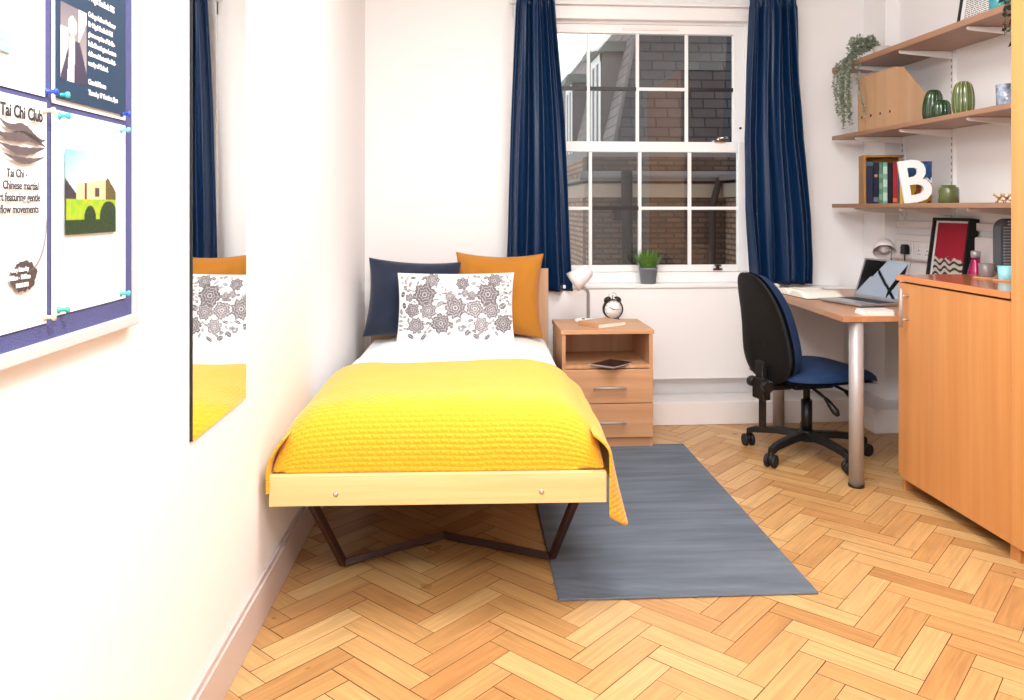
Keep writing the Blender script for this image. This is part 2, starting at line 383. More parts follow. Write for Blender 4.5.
m = MB(); m.box((BX, BY, -3), (7, BY + .3, 1.78)); bpart(m, 'front_wall', Bf)
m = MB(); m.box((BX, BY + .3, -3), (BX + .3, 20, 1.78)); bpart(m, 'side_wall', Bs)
m = MB(); m.box((BX - .01, BY - .02, -3), (BX + .02, BY + .02, 1.3)); bpart(m, 'quoin', Bs)
m = MB(); m.box((BX - .04, BY - .04, 1.31), (7, BY + .05, 1.47)); m.box((BX - .04, BY + .05, 1.31), (BX + .05, 20, 1.47)); bpart(m, 'stone_band', M_stone, bevel=.01)
m = MB(); m.box((BX - .10, BY - .10, 1.50), (7, BY + .1, 1.54)); m.box((BX - .10, BY + .05, 1.50), (BX + .05, 20, 1.54))
m.tube([(BX - .10, BY - .13, 1.57), (7, BY - .13, 1.57)], .04); bpart(m, 'gutter', M_lead)
m = MB(); m.box((BX, BY, 1.78), (7, BY + .5, 1.9)); m.box((BX, BY + .5, 1.78), (BX + .5, 20, 1.9)); bpart(m, 'eaves', M_lead)
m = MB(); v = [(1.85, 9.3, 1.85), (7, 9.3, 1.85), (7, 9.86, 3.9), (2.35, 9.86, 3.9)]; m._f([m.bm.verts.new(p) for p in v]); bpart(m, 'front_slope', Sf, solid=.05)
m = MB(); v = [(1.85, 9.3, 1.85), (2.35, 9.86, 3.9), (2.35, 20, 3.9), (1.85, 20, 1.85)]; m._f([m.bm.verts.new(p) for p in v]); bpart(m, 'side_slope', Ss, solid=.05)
m = MB(); m.tube([(1.84, 9.29, 1.85), (2.34, 9.85, 3.92)], .025); m.tube([(2.34, 9.85, 3.92), (2.34, 20, 3.92)], .05); m.tube([(2.34, 9.85, 3.92), (7, 9.85, 3.92)], .05); bpart(m, 'ridge_roll', M_lead)
m = MB(); m.box((2.35, 9.86, 3.80), (7, 20, 3.93)); bpart(m, 'flat_roof', M_lead)
for yd in (10.2, 12.76):
    m = MB(); m.box((1.86, yd, 1.85), (2.6, yd + .70, 3.22)); d_ = bpart(m, 'dormer', M_lead)
    m = MB()
    for z0, z1 in ((1.95, 2.0), (3.1, 3.2)): m.box((1.845, yd, z0), (1.87, yd + .70, z1))
    for y0 in (yd, yd + .31, yd + .62): m.box((1.843, y0, 1.95), (1.87, y0 + .08, 3.2))
    bmesh.ops.translate(m.bm, verts=m.bm.verts, vec=-OB); m.done('dormer_window', M_white, d_)
    m = MB(); m.box((1.74, yd - .08, 3.22), (2.6, yd + .78, 3.30)); m.box((1.78, yd - .05, 3.30), (2.6, yd + .75, 3.36))
    bmesh.ops.translate(m.bm, verts=m.bm.verts, vec=-OB); m.done('dormer_roof', M_copper, d_)
# right-hand wing, nearer
wing = thing('brick_wing', 'brick side wing of the courtyard at the right edge of the window view', 'building', (RX, 6, -3))
m = MB(); m.box((0, 0, 0), (3, 2.88, 4.3)); m.done('side_wall', [Bs], wing)
m = MB(); m.box((-.04, 0, 4.31), (3, 2.90, 4.47)); m.done('stone_band', M_stone, wing, bevel=.01)
m = MB(); m.box((-.1, -.05, 4.50), (3, 2.8, 4.55)); m.done('gutter', M_lead, wing)
m = MB(); m.tube([(0, 0, 0), (0, 0, 4.2), (.1, .05, 4.5)], .04); dp = m.done('drainpipe', mat('pipe_grey', (52, 48, 48), .7, spec=.2)); dp.location = (RX - .18, 8.80, -3)
tag(dp, 'grey drainpipe in the corner of the brick courtyard', 'pipe')
m = MB(); m.tube([(0, 0, 0), (0, 0, 3.9), (0, .02, 4.6)], .065); fl = m.done('flue', mat('flue_black', (20, 19, 20), .7, spec=.2)); fl.location = (1.89, 8.74, -3)
tag(fl, 'dark fat vent pipe rising up the brick courtyard wall', 'pipe')
m = MB(); m.box((-.13, -.05, 0), (.17, .045, .16)); hb = m.done('vent_box', mat('box_black', (28, 24, 24), .7, spec=.2), bevel=.01); hb.location = (1.885, 8.865, 1.05)
tag(hb, 'dark metal box on the brick wall, behind the vent pipe', 'box')

# ------------------------------------------------------------------ bed
BED = (-.055, 2.318, 0); BR = -math.radians(1.83)
bed = thing('bed', 'single bed with a pale oak foot board and brown bent metal legs', 'bed', BED, BR)
m = MB(); m.box((-.492, 0, .330), (.492, .022, .420)); fb = m.done('foot_board', M_oakbed, bed, bevel=.002)
for x in (-.30, .30):
    m = MB(); m.tube([(x, -.004, .364), (x, .002, .364)], [.007, .009], 16); m.tube([(x, -.006, .364), (x, -.004, .364)], [.003, .0065], 16); m.done('bolt', M_chrome, fb)
m = MB()
for x in (-.48, .46): m.box((x, .022, .345), (x + .02, 1.915, .395))
m.done('side_rail', M_brown, bed)
m = MB(); m.box((-.46, .03, .36), (.46, 1.915, .395)); m.done('mattress_base', mat('base_cloth', (70, 52, 44), .9), bed)
m = MB(); m.box((-.46, .035, .395), (.46, 1.91, .50)); m.done('mattress', M_sheet, bed, bevel=.03, seg=3)
m = MB(); m.box((-.470, 1.918, .0), (.478, 1.940, .870)); m.done('headboard', M_head, bed, bevel=.002)
def legframe(y0, sgn):
    m = MB(); r = .0125
    m.tube([(-.43, y0 - .22 * sgn, .345), (-.338, y0 - .025 * sgn, .014), (-.012, y0 + .18 * sgn, .014), (.362, y0 - .005 * sgn, .014), (.44, y0 - .22 * sgn, .345)], r, square=True)
    return m.done('leg', M_brown, bed, bevel=.002)
legframe(.365, 1); legframe(1.72, -1)

def pbox(x, y, cx, hx, yf, yb, rf, p=5, q=2.2):
    u = max(0, 1 - abs((x - cx) / hx) ** p) ** (1 / q)
    v = 1.0
    if y < yf + rf: v = max(0, 1 - min(1, (yf + rf - y) / rf) ** 3.4) ** (1 / 2.4)
    if y > yb - .12: v = min(v, max(0, 1 - ((y - yb + .12) / .12) ** 3) ** .5)
    return u * v
def edge_map(t, k=1.5):   # denser near both ends
    s = 2 * t - 1; return .5 + .5 * math.copysign(1 - (1 - abs(s)) ** k, s)
# duvet
def duv(u, v):
    x = -.474 + .948 * edge_map(u, 1.6); y = .05 + 1.862 * edge_map(v, 1.4)
    z = .40 + (.190 - .06 * min(1, max(0, (y - 1.1) / .6))) * pbox(x, y, 0, .476, .05, 1.916, .22)
    z += .010 * noise.noise(Vector((x * 3, y * 2.4, 1))) * (1 if z > .45 else .3)
    return (x, y, z)
m = MB(); m.grid(duv, 70, 110)
du = m.done('duvet', M_sheet, recalc=False); du.location = BED; du.rotation_euler = (0, 0, BR)
tag(du, 'white cotton duvet on the bed under the yellow blanket', 'duvet')
# blanket
MY = bpy.data.materials.new('yellow_waffle'); MY.use_nodes = True; nt = MY.node_tree; b = nt.nodes['Principled BSDF']
b.inputs['Base Color'].default_value = lin((228, 167, 9)) + (1,); b.inputs['Roughness'].default_value = .75; b.inputs['Sheen Weight'].default_value = .25
uvn = nt.nodes.new('ShaderNodeUVMap'); brk = nt.nodes.new('ShaderNodeTexBrick'); brk.inputs['Scale'].default_value = 1
brk.inputs['Brick Width'].default_value = .027; brk.inputs['Row Height'].default_value = .0155; brk.inputs['Mortar Size'].default_value = .0075; brk.inputs['Mortar Smooth'].default_value = 1
nt.links.new(uvn.outputs[0], brk.inputs[0])
bp = nt.nodes.new('ShaderNodeBump'); bp.invert = True; bp.inputs['Strength'].default_value = .45; bp.inputs['Distance'].default_value = .005
nt.links.new(brk.outputs['Fac'], bp.inputs['Height']); nt.links.new(bp.outputs[0], b.inputs['Normal'])
YB = .70
def bl(x, y):
    z = .408 + .20 * pbox(x, y, .0, .484, .024, 9, .19, 7)
    z += .008 * noise.noise(Vector((x * 3, y * 2.4, 1))) + .004 * noise.noise(Vector((x * 9, y * 8, 4)))
    return z
NU, NV = 150, 130
P = np.zeros((NU + 1, NV + 1, 3))
for i in range(NU + 1):
    for j in range(NV + 1):
        x = -.4835 + .967 * edge_map(i / NU, 2.0); t = j / NV
        yb = YB + .02 * math.sin(x * 9) - (.10 * max(0, (-.38 - x) / .12) ** 1.5 if x < -.38 else 0)
        y = .024 + (yb - .024) * (1 - (1 - t) ** 1 if t > 1 else t ** 1.7)
        P[i, j] = (x, y, max(bl(x, y), .421 if y < .03 else .41))
# rolled back edge
U = np.zeros((NU + 1, NV + 1)); V = np.zeros((NU + 1, NV + 1))
for i in range(1, NU + 1): U[i] = U[i - 1] + np.linalg.norm(P[i, 95] - P[i - 1, 95])
for j in range(1, NV + 1): V[:, j] = V[:, j - 1] + np.linalg.norm(P[NU // 2, j] - P[NU // 2, j - 1])
us_, vs_ = [], []
m = MB(); vv = []
for i in range(NU + 1):
    row = []
    for j in range(NV + 1):
        row.append(m.bm.verts.new(P[i, j])); us_.append(U[i, j]); vs_.append(V[i, j])
    vv.append(row)
for i in range(NU):
    for j in range(NV): m._f([vv[i][j], vv[i + 1][j], vv[i + 1][j + 1], vv[i][j + 1]], True)
def drape(side):
    nu, nv = 60, 40; rows = []
    for i in range(nu + 1):
        row = []
        y = -.010 + i / nu * .72
        for j in range(nv + 1):
            t = j / nv
            if side > 0:
                x0, z0 = .452, bl(.452, max(y, .12)) - .002
                zb = .335 - .095 * math.exp(-((y - .07) / .14) ** 2) + .03 * max(0, 1 - (y + .01) / .05)
                g_ = max(0, y) / .10; fl_ = .060 * g_ * math.exp(1 - g_) + .001
                x = x0 + .047 * math.sin(min(1, t * 4) * PI / 2) + fl_ * t ** 1.25 + .006 * math.sin(y * 30) * t
                yy = y
            else:
                x0, z0 = -.450, bl(-.450, max(y, .12)) - .002
                zb = .37
                x = x0 - .049 * math.sin(min(1, t * 1.6) * PI / 2)
                yy = y
            z = z0 + (zb - z0) * t
            row.append(m.bm.verts.new((x, yy, z))); us_.append(y); vs_.append(t * abs(z0 - zb))
        rows.append(row)
    for i in range(nu):
        for j in range(nv): m._f([rows[i][j], rows[i][j + 1], rows[i + 1][j + 1], rows[i + 1][j]], True)
drape(1); drape(-1)
blk = m.done('blanket', MY, recalc=False); uv_grid(blk, us_, vs_)
md = blk.modifiers.new('s', 'SOLIDIFY'); md.thickness = .007; md.offset = 1
blk.location = BED; blk.rotation_euler = (0, 0, BR)
tag(blk, 'bright yellow waffle weave blanket spread over the foot of the bed', 'blanket')

# cushions
def cushion(name, wd, ht, th, mats, loc, rot, label, nu=60, nv=60, pinch=.05, paintfn=None):
    m = MB()
    def surf(sgn):
        def fn(u, v):
            a, b = 2 * edge_map(u, 1.3) - 1, 2 * edge_map(v, 1.3) - 1
            x = a * wd / 2 * (1 - pinch * (1 - b * b) * abs(a) ** 3); z = ht / 2 + b * ht / 2 * (1 - pinch * (1 - a * a) * abs(b) ** 3)
            t = th / 2 * (max(0, 1 - abs(a) ** 2.6) * max(0, 1 - abs(b) ** 2.6)) ** .55
            w_ = (.016 * noise.noise(Vector((a * 1.7 + loc[0] * 9, b * 1.7, sgn))) + .006 * noise.noise(Vector((a * 5 + loc[0] * 9, b * 4, sgn)))) * (1 - a ** 4) * (1 - b ** 4)
            return (x, -sgn * (t + w_) , z)
        return fn
    m.grid(surf(1), nu, nv); m.grid(surf(-1), nu, nv, flip=True)
    o = m.done(name, mats, merge=True); o.location = loc; o.rotation_euler = rot
    if paintfn: paint(o, paintfn)
    return tag(o, label, 'cushion')
cushion('cushion', .485, .41, .15, M_cnavy, (-.245, 4.07, .525), (-.22, .05, BR), 'dark navy square cushion leaning on the headboard', pinch=.09)
cushion('cushion', .465, .445, .15, M_gold, (.206, 4.075, .525), (-.22, .02, BR - .03), 'mustard ochre square cushion leaning on the headboard', pinch=.11)
# floral print raster
GW, GH = 620, 380
img = np.ones((GH, GW, 3)); white = np.array(lin((246, 245, 245)))
img[:] = white; yy, xx = np.mgrid[0:GH, 0:GW]
fx = 75 + xx / GW * 810.; fy = 95 + yy / GH * 485.
rnd = random.Random(3)
def flower(cx, cy, R, n, g, light=False):
    dx, dy = fx - cx, fy - cy; r = np.hypot(dx, dy) / R; th = np.arctan2(dy, dx)
    ph = rnd.random() * 6
    n = max(5, n - 2); edge = 1.05 - .22 * np.abs(np.sin(th * n / 2 + ph)) ** 1.6 + .05 * np.sin(th * 17 + ph)
    c = np.array(lin((g, g - 6, g - 4))); c2 = np.array(lin((g + 48, g + 44, g + 46)))
    if light:
        for k in (1, .72, .45, .2): img[np.abs(r - k * edge) < .035] = np.array(lin((170, 168, 170)))
        img[(r < edge) & (np.abs(np.sin(th * n / 2 + ph)) < .06)] = np.array(lin((170, 168, 170))); return
    img[r < edge] = c
    img[(r < edge * .93) & (np.abs(np.sin(th * n / 2 + ph)) < .10) & (r > .4)] = c2 * 1.2
    for k in (.72, .42): img[np.abs(r - k * edge) < .03] = c2 * 1.5
    img[(r < .22)] = c2 * 1.6; img[r < .13] = c
def leaf(cx, cy, L, wd, ang, g=95):
    dx, dy = fx - cx, fy - cy; a = dx * math.cos(ang) + dy * math.sin(ang); b = -dx * math.sin(ang) + dy * math.cos(ang)
    k = (a / L) ** 2 + (b / wd) ** 2; c = np.array(lin((g, g - 6, g - 4)))
    img[k < 1] = c; img[(k < .8) & (np.abs(b) < 1.3)] = white * .8
def stroke(x0, y0, x1, y1, wd=1.8, g=120):
    L = math.hypot(x1 - x0, y1 - y0); a = ((fx - x0) * (x1 - x0) + (fy - y0) * (y1 - y0)) / L / L; b = np.abs((fx - x0) * (y1 - y0) - (fy - y0) * (x1 - x0)) / L
    img[(a > 0) & (a < 1) & (b < wd)] = np.array(lin((g, g - 4, g - 2)))
for s_ in ((140, 190, 200, 215), (200, 215, 240, 180), (300, 470, 330, 430), (540, 400, 560, 500), (500, 420, 560, 440), (420, 240, 480, 300), (620, 400, 655, 440), (120, 440, 170, 470), (810, 210, 845, 320), (390, 200, 470, 240), (440, 200, 400, 260), (520, 260, 600, 300), (240, 500, 300, 540), (700, 520, 760, 470)): stroke(*s_)
flower(615, 165, 42, 8, 0, True)
for f_ in ((320, 152, 52, 9, 118), (527, 178, 46, 9, 105), (745, 155, 50, 9, 112), (268, 252, 80, 8, 108), (700, 252, 80, 8, 108), (165, 272, 30, 6, 115), (188, 358, 50, 7, 110), (297, 362, 58, 9, 122), (480, 345, 74, 11, 118), (610, 352, 62, 7, 128), (725, 360, 58, 9, 120), (215, 462, 56, 10, 122), (382, 448, 68, 9, 115), (655, 460, 54, 9, 135), (805, 450, 62, 9, 112), (590, 262, 34, 5, 118), (545, 245, 26, 5, 120), (440, 265, 34, 5, 122)): flower(*f_)
for l_ in ((187, 135, 20, 10, .1), (262, 137, 22, 10, -.7), (610, 126, 17, 8, .3), (685, 136, 20, 10, -.5), (375, 318, 30, 16, -.6, 150), (800, 332, 26, 20, -.7, 120), (176, 532, 24, 13, .6), (262, 538, 26, 11, -.8), (560, 512, 20, 15, -.9, 120), (620, 535, 24, 14, .5, 120), (696, 540, 24, 11, -.7), (500, 432, 24, 9, -.4), (540, 470, 16, 9, .9), (582, 430, 22, 10, -.3), (505, 482, 20, 7, 1.3), (242, 190, 14, 7, 0), (120, 248, 13, 20, .2), (130, 325, 13, 22, -.2), (108, 430, 18, 6, 0), (108, 460, 16, 6, .1), (108, 490, 14, 6, .1), (818, 212, 12, 6, 0), (828, 240, 14, 7, .2), (832, 268, 12, 6, 0), (835, 298, 14, 7, .5), (350, 202, 10, 5, 0), (390, 202, 13, 5, -1.1), (410, 220, 13, 6, -1), (413, 243, 14, 5, 0), (505, 250, 14, 10, 0), (360, 286, 10, 6, 0), (135, 205, 12, 18, -.3, 130), (455, 462, 12, 22, .2, 130), (775, 212, 10, 5, 0), (785, 290, 8, 12, .2), (750, 455, 14, 8, .3), (160, 425, 8, 14, .2), (295, 480, 18, 5, -.8)): leaf(*l_)
rl = random.Random(8)
for _ in range(420):
    lx, ly = rl.uniform(105, 860), rl.uniform(125, 520)
    ci, cj = int((lx - 75) / 810 * GW), int((ly - 95) / 485 * GH)
    if img[cj, ci, 0] > .8 and img[max(0, cj - 9), ci, 0] > .8 and img[min(GH - 1, cj + 9), ci, 0] > .8 and not (ly < 235 and 385 < lx < 480) and not (ly > 470 and 440 < lx < 520):
        leaf(lx, ly, rl.uniform(11, 21), rl.uniform(5, 9), rl.uniform(-1.6, 1.6), rl.choice((95, 110, 130)))
def florp(co):
    if co.y > .004: return white
    i = int(min(GW - 1, max(0, (co.x / .585 + .5) * GW))); j = int(min(GH - 1, max(0, (1 - co.z / .350) * GH)))
    return img[j, i]
cushion('cushion', .585, .350, .13, attr_mat('floral_cotton', .85, bump=.2), (-.012, 3.91, .527), (-.20, 0, BR), 'white oblong cushion printed with grey flowers, in front of the other cushions', nu=300, nv=200, pinch=.04, paintfn=florp)

# ------------------------------------------------------------------ rug
MR = bpy.data.materials.new('rug_weave'); MR.use_nodes = True; nt = MR.node_tree; b = nt.nodes['Principled BSDF']; b.inputs['Roughness'].default_value = .95
tc = nt.nodes.new('ShaderNodeTexCoord'); mp = nt.nodes.new('ShaderNodeMapping'); mp.inputs['Scale'].default_value = (2, 16, 1); nt.links.new(tc.outputs['Object'], mp.inputs[0])
n = nt.nodes.new('ShaderNodeTexNoise'); n.inputs['Scale'].default_value = 1; n.inputs['Detail'].default_value = 5; nt.links.new(mp.outputs[0], n.inputs[0])
r = nt.nodes.new('ShaderNodeValToRGB'); nt.links.new(n.outputs[0], r.inputs[0]); r.color_ramp.elements[0].position = .35; r.color_ramp.elements[1].position = .65
r.color_ramp.elements[0].color = lin((94, 103, 115)) + (1,); r.color_ramp.elements[1].color = lin((114, 124, 136)) + (1,); nt.links.new(r.outputs[0], b.inputs['Base Color'])
wv = nt.nodes.new('ShaderNodeTexWave'); wv.bands_direction = 'Y'; wv.inputs['Scale'].default_value = 40; wv.inputs['Distortion'].default_value = 1.5; nt.links.new(tc.outputs['Object'], wv.inputs[0])
bp = nt.nodes.new('ShaderNodeBump'); bp.inputs['Strength'].default_value = .9; bp.inputs['Distance'].default_value = .003; nt.links.new(wv.outputs[0], bp.inputs['Height']); nt.links.new(bp.outputs[0], b.inputs['Normal'])
m = MB(); m.box((0, 0, .001), (.81, 1.54, .008))
rug = m.done('rug', MR, bevel=.004); rug.location = (.305, 2.385, 0); rug.rotation_euler = (0, 0, -.012)
tag(rug, 'flat woven blue grey rug on the parquet beside the bed', 'rug')

# ------------------------------------------------------------------ nightstand
ns = thing('nightstand', 'oak bedside cabinet with an open shelf and drawers', 'nightstand', (.514, 3.885, 0))
wN, dN = .456, .38
m = MB(); m.box((-.006, -.006, .568), (wN + .006, dN, .59)); m.done('top', M_oak, ns, bevel=.002)
m = MB(); m.box((0, 0, 0), (.018, dN, .568)); m.box((wN - .018, 0, 0), (wN, dN, .568)); m.box((.018, dN - .012, .05), (wN - .018, dN, .568))
m.box((.018, .0, .398), (wN - .018, dN - .012, .415)); m.box((.018, .02, .05), (wN - .018, dN - .012, .065)); m.done('carcass', M_oakz, ns, bevel=.001)
m = MB(); m.box((.018, .004, 0), (wN - .018, .02, .052)); m.done('plinth', M_oak, ns)
for z0, z1, hz in ((.228, .395, .308), (.058, .224, .137)):
    m = MB(); m.box((.002, -.016, z0), (wN - .002, 0, z1)); d_ = m.done('drawer', M_oak, ns, bevel=.002)
    m = MB(); m.tube([(.149, -.042, hz), (.314, -.042, hz)], .0055, 12)
    for x in (.164, .299): m.cyl((x, -.042, hz), (x, -.016, hz), .004)
    m.done('handle', M_steel, d_)

# bedside things
def rbox(m, cx, cy, hx, hy, z0, z1, ang, r=0):
    M = Matrix.Translation((cx, cy, 0)) @ Matrix.Rotation(ang, 4, 'Z'); m.box((-hx, -hy, z0), (hx, hy, z1), M)
def book_closed(name, label, loc, rz, wd, ht, th, cover, group=None, cat='book'):   # lying flat
    t = thing(name, label, cat, loc, rz, group)
    m = MB(); m.box((-wd / 2, -ht / 2, 0), (wd / 2, ht / 2, .002)); m.box((-wd / 2, -ht / 2, th - .002), (wd / 2, ht / 2, th)); m.box((-wd / 2, -ht / 2, .002), (-wd / 2 + .003, ht / 2, th - .002)); m.done('cover', cover, t)
    m = MB(); m.box((-wd / 2 + .003, -ht / 2 + .003, .002), (wd / 2 - .004, ht / 2 - .003, th - .002)); m.done('pages', M_page, t); return t
# two closed books: direction from the near corner
book_closed('book', 'small pale hardback lying flat on the bedside cabinet in front of the alarm clock', (.742, 4.030, .59), math.radians(33), .20, .150, .024, mat('cover_tan', (196, 150, 112), .5))
lamp = thing('desk_lamp', 'white desk lamp with chrome stem on the bedside cabinet', 'lamp', (.672, 4.16, .59), 0)
m = MB(); m.lathe([(.052, 0), (.056, .004), (.054, .012), (.048, .017), (.01, .020)], seg=36); b_o = m.done('base', M_white, lamp)
m = MB(); m.box((-.02, -.034, .017), (-.006, -.024, .023)); m.done('switch', M_black, b_o)
m = MB(); pts = [(.018, 0, .015)] + [(.018, 0, z) for z in (.06, .12, .150)] + [(.018 - .004 * k * k, 0, .150 + .013 * k) for k in (1, 2, 3)]; m.tube(pts, .0085, 14); m.done('stem', mat('stem_steel', (150, 146, 146), .3, metal=.6), lamp)
def shade(parent, loc, R, L, tilt, axis_az, mat_, name='lamp_shade'):
    m = MB(); prof = [(.001, L), (R * .40, L * .98), (R * .60, L * .88), (R * .76, L * .62), (R * .92, L * .3), (R, 0), (R * .97, .001), (R * .89, L * .3), (R * .72, L * .6), (R * .55, L * .84), (.001, L * .93)]
    m.lathe(prof, seg=32); o = m.done(name, mat_, parent); o.location = loc
    o.rotation_euler = (0, tilt, axis_az); return o
M_shade = mat('lamp_white', (232, 224, 224), .35)
s_ = shade(lamp, (-.070, -.02, .212), .056, .120, math.radians(56), .0, M_shade)
m = MB(); m.sphere((0, 0, .03), .024); bo = m.done('bulb', mat('bulb', (225, 222, 220), .2), s_)
# alarm clock
ck = thing('alarm_clock', 'black twin bell alarm clock with a white dial on the bedside cabinet', 'clock', (.823, 4.17, .59), .1)
m = MB(); Ry = Matrix.Rotation(PI / 2, 4, 'X'); m.lathe([(.001, .024), (.044, .024), (.052, .018), (.054, -.018), (.049, -.020), (.047, -.012), (.001, -.012)], seg=40, M=Matrix.Rotation(-PI/2, 4, 'X')); o = m.done('case', M_black, ck); o.location = (0, 0, .066)
m = MB(); m.lathe([(.001, -.0135), (.0475, -.0135), (.0475, -.0125)], seg=40, M=Matrix.Rotation(-PI/2, 4, 'X')); dl = m.done('dial', M_paper, ck); dl.location = (0, 0, .066)
for o in (ck.children[0], dl): o.rotation_euler = (0, 0, 0)
m = MB()
for k in range(12):
    t = k * PI / 6; M = Matrix.Rotation(t, 4, 'Y'); m.box((-.001, .0155 * -1, .038), (.001, -.0145, .044), M)
m.box((-.0012, -.0165, -.004), (.0012, -.0155, .028), Matrix.Rotation(math.radians(-62), 4, 'Y')); m.box((-.0008, -.0172, -.006), (.0008, -.0167, .034), Matrix.Rotation(math.radians(95), 4, 'Y')); m.sphere((0, -.016, 0), .003)
m.done('hands', M_black, dl)
for s in (-1, 1):
    m = MB(); m.lathe([(.022, 0), (.021, .006), (.014, .014), (.001, .018)], seg=24, M=Matrix.Rotation(s * .55, 4, 'Y')); o = m.done('bell', M_black, ck); o.location = (s * .027, 0, .114)
    m = MB(); m.cyl((s * .03, 0, .02), (s * .037, 0, .0), .004, .005); m.done('foot', M_black, ck)
m = MB(); m.tube([(-.018, 0, .125), (-.02, 0, .142), (-.01, 0, .151), (.01, 0, .151), (.02, 0, .142), (.018, 0, .125)], .0018, 8); m.done('handle', M_chrome, ck)
m = MB(); m.cyl((0, 0, .118), (0, 0, .136), .0025); m.sphere((0, 0, .136), .005); m.done('hammer', M_chrome, ck)
tb = thing('tablet', 'dark tablet with a pale rim on the open shelf of the bedside cabinet', 'tablet', (.765, 3.895, .415), math.radians(0))
m = MB(); poly = [(-.115, -.012), (-.01, -.105), (.115, .02), (.012, .105)]; m.prism(poly, 'z', 0, .007); m.done('case', M_steel, tb, bevel=.002)
m = MB(); m.prism([(x * .95, y * .95) for x, y in poly], 'z', .007, .0075); m.done('screen', mat('tablet_glass', (40, 30, 34), .1), tb)

# pot plant on the sill
pt = thing('potted_plant', 'small grey pot of green grass on the window sill', 'plant', (1.073, 4.405, .767))
m = MB(); m.lathe([(.001, 0), (.040, 0), (.042, .003), (.050, .078), (.053, .080), (.053, .092), (.048, .092), (.046, .080), (.001, .078)], seg=36); m.done('pot', mat('pot_grey', (112, 118, 128), .45), pt)
m = MB()
rg = random.Random(5)
for k in range(170):
    t = rg.uniform(0, 2 * PI); r0 = .042 * math.sqrt(rg.random()); L = rg.uniform(.085, .135); lean = (.2 + r0 / .042 * .55) * rg.uniform(.4, 1.1)
    p0 = Vector((r0 * math.cos(t), r0 * math.sin(t), .08)); d = Vector((math.cos(t) * math.sin(lean), math.sin(t) * math.sin(lean), math.cos(lean)))
    sd = Vector((-math.sin(t), math.cos(t), 0)) * .0025
    p1 = p0 + d * L * .5; p2 = p0 + d * L + Vector((0, 0, -.012 * lean))
    a = [m.bm.verts.new(q) for q in (p0 - sd, p0 + sd, p1 + sd * 1.2, p1 - sd * 1.2, p2)]
    m._f([a[0], a[1], a[2], a[3]]); m._f([a[3], a[2], a[4]])
m.done('grass', mat('grass_green', (88, 134, 46), .5, var=.4, vscale=60), pt, recalc=False)

# ------------------------------------------------------------------ curtains
def curtain(label, fx0, fx1, zb, nf, ph, xe):
    cu = thing('curtain', label, 'curtain', (xe, 4.33, 0))
    m = MB(); n1, n2 = 220, 60
    def fn(u, v):
        z = zb + (2.46 - zb) * v; x0, x1 = fx0(z), fx1(z)
        uu = u + .012 * math.sin(v * 5 + u * 9)
        x = x0 + (x1 - x0) * u
        amp = .034 * (1 - .35 * v) + .006 * math.sin(u * 17 + v * 3)
        k = 2 * PI * nf * uu + ph + .9 * math.sin(v * 2.6 + u * 5)
        y = amp * (math.sin(k) + .16 * (1 + v) * math.sin(2.3 * k + 1 + 2 * v)) + .006 * noise.noise(Vector((x * 9, z * 3, 2)))
        if z > 2.32: y = y * .5 + .007 * math.sin(k * 3.0) * min(1, (z - 2.32) / .04)
        if v == 0: pass
        return (x - xe, y, z)
    m.grid(fn, n1, n2)
    o = m.done('curtain_fabric', M_navy, cu, recalc=False); md = o.modifiers.new('s', 'SOLIDIFY'); md.thickness = .004
    m = MB(); m.box((fx0(2.4) - xe, .018, 2.325), (fx1(2.4) - xe, .021, 2.40)); m.done('heading_tape', M_navy, cu)
    return cu
def lerp(z, pts):
    for (z0, a), (z1, b) in zip(pts, pts[1:]):
        if z <= z1: return a + (b - a) * (z - z0) / (z1 - z0)
    return pts[-1][1]
curtain('long navy satin curtain to the bed side of the window', lambda z: lerp(z, [(.6, .262), (.9, .272), (1.68, .295), (2.34, .322), (2.6, .33)]), lambda z: lerp(z, [(.6, .64), (.9, .618), (1.3, .60), (1.68, .581), (2.0, .555), (2.34, .53), (2.6, .53)]), .735, 3.6, .4, .45)
curtain('long navy satin curtain to the desk side of the window', lambda z: lerp(z, [(.6, 1.655), (1.2, 1.615), (1.58, 1.605), (2.0, 1.622), (2.34, 1.64), (2.6, 1.64)]), lambda z: lerp(z, [(.6, 1.99), (.9, 1.995), (1.15, 1.985), (1.58, 1.935), (1.9, 1.91), (2.34, 1.895), (2.6, 1.895)]), .765, 4.3, 1.9, 1.8)
m = MB(); m.tube([(.2, 0, 0), (2.1, 0, 0)], .012)
for x in (.25, 1.15, 2.05): m.box((x - .012, 0, -.012), (x + .012, .165, .012))
tr_ = m.done('curtain_track', M_wplas); tr_.location = (0, 4.33, 2.475); tag(tr_, 'white curtain track on the wall above the window', 'track')

# ------------------------------------------------------------------ mirror on the left wall
WR = math.atan2(1, .0253)      # rotation of a frame whose x runs along the left wall, -y into the room
def onwall(y, off): return (WX(y) + off, y)
mi = thing('wall_mirror', 'tall frameless mirror on the white wall by the bed', 'mirror', (*onwall(1.786, .0), .684), WR)
mm = bpy.data.materials.new('mirror_glass'); mm.use_nodes = True; b = mm.node_tree.nodes['Principled BSDF']; b.inputs['Metallic'].default_value = 1; b.inputs['Roughness'].default_value = .01; b.inputs['Base Color'].default_value = (.93, .94, .93, 1)
m = MB(); m.box((0, -.006, 0), (.402, -.003, 1.35)); m.done('mirror_glass', mm, mi)
m = MB(); m.box((-.005, -.006, 0), (0, -.0005, 1.35)); m.box((0, -.003, .002), (.400, -.0005, 1.348)); m.done('backing', M_black, mi)

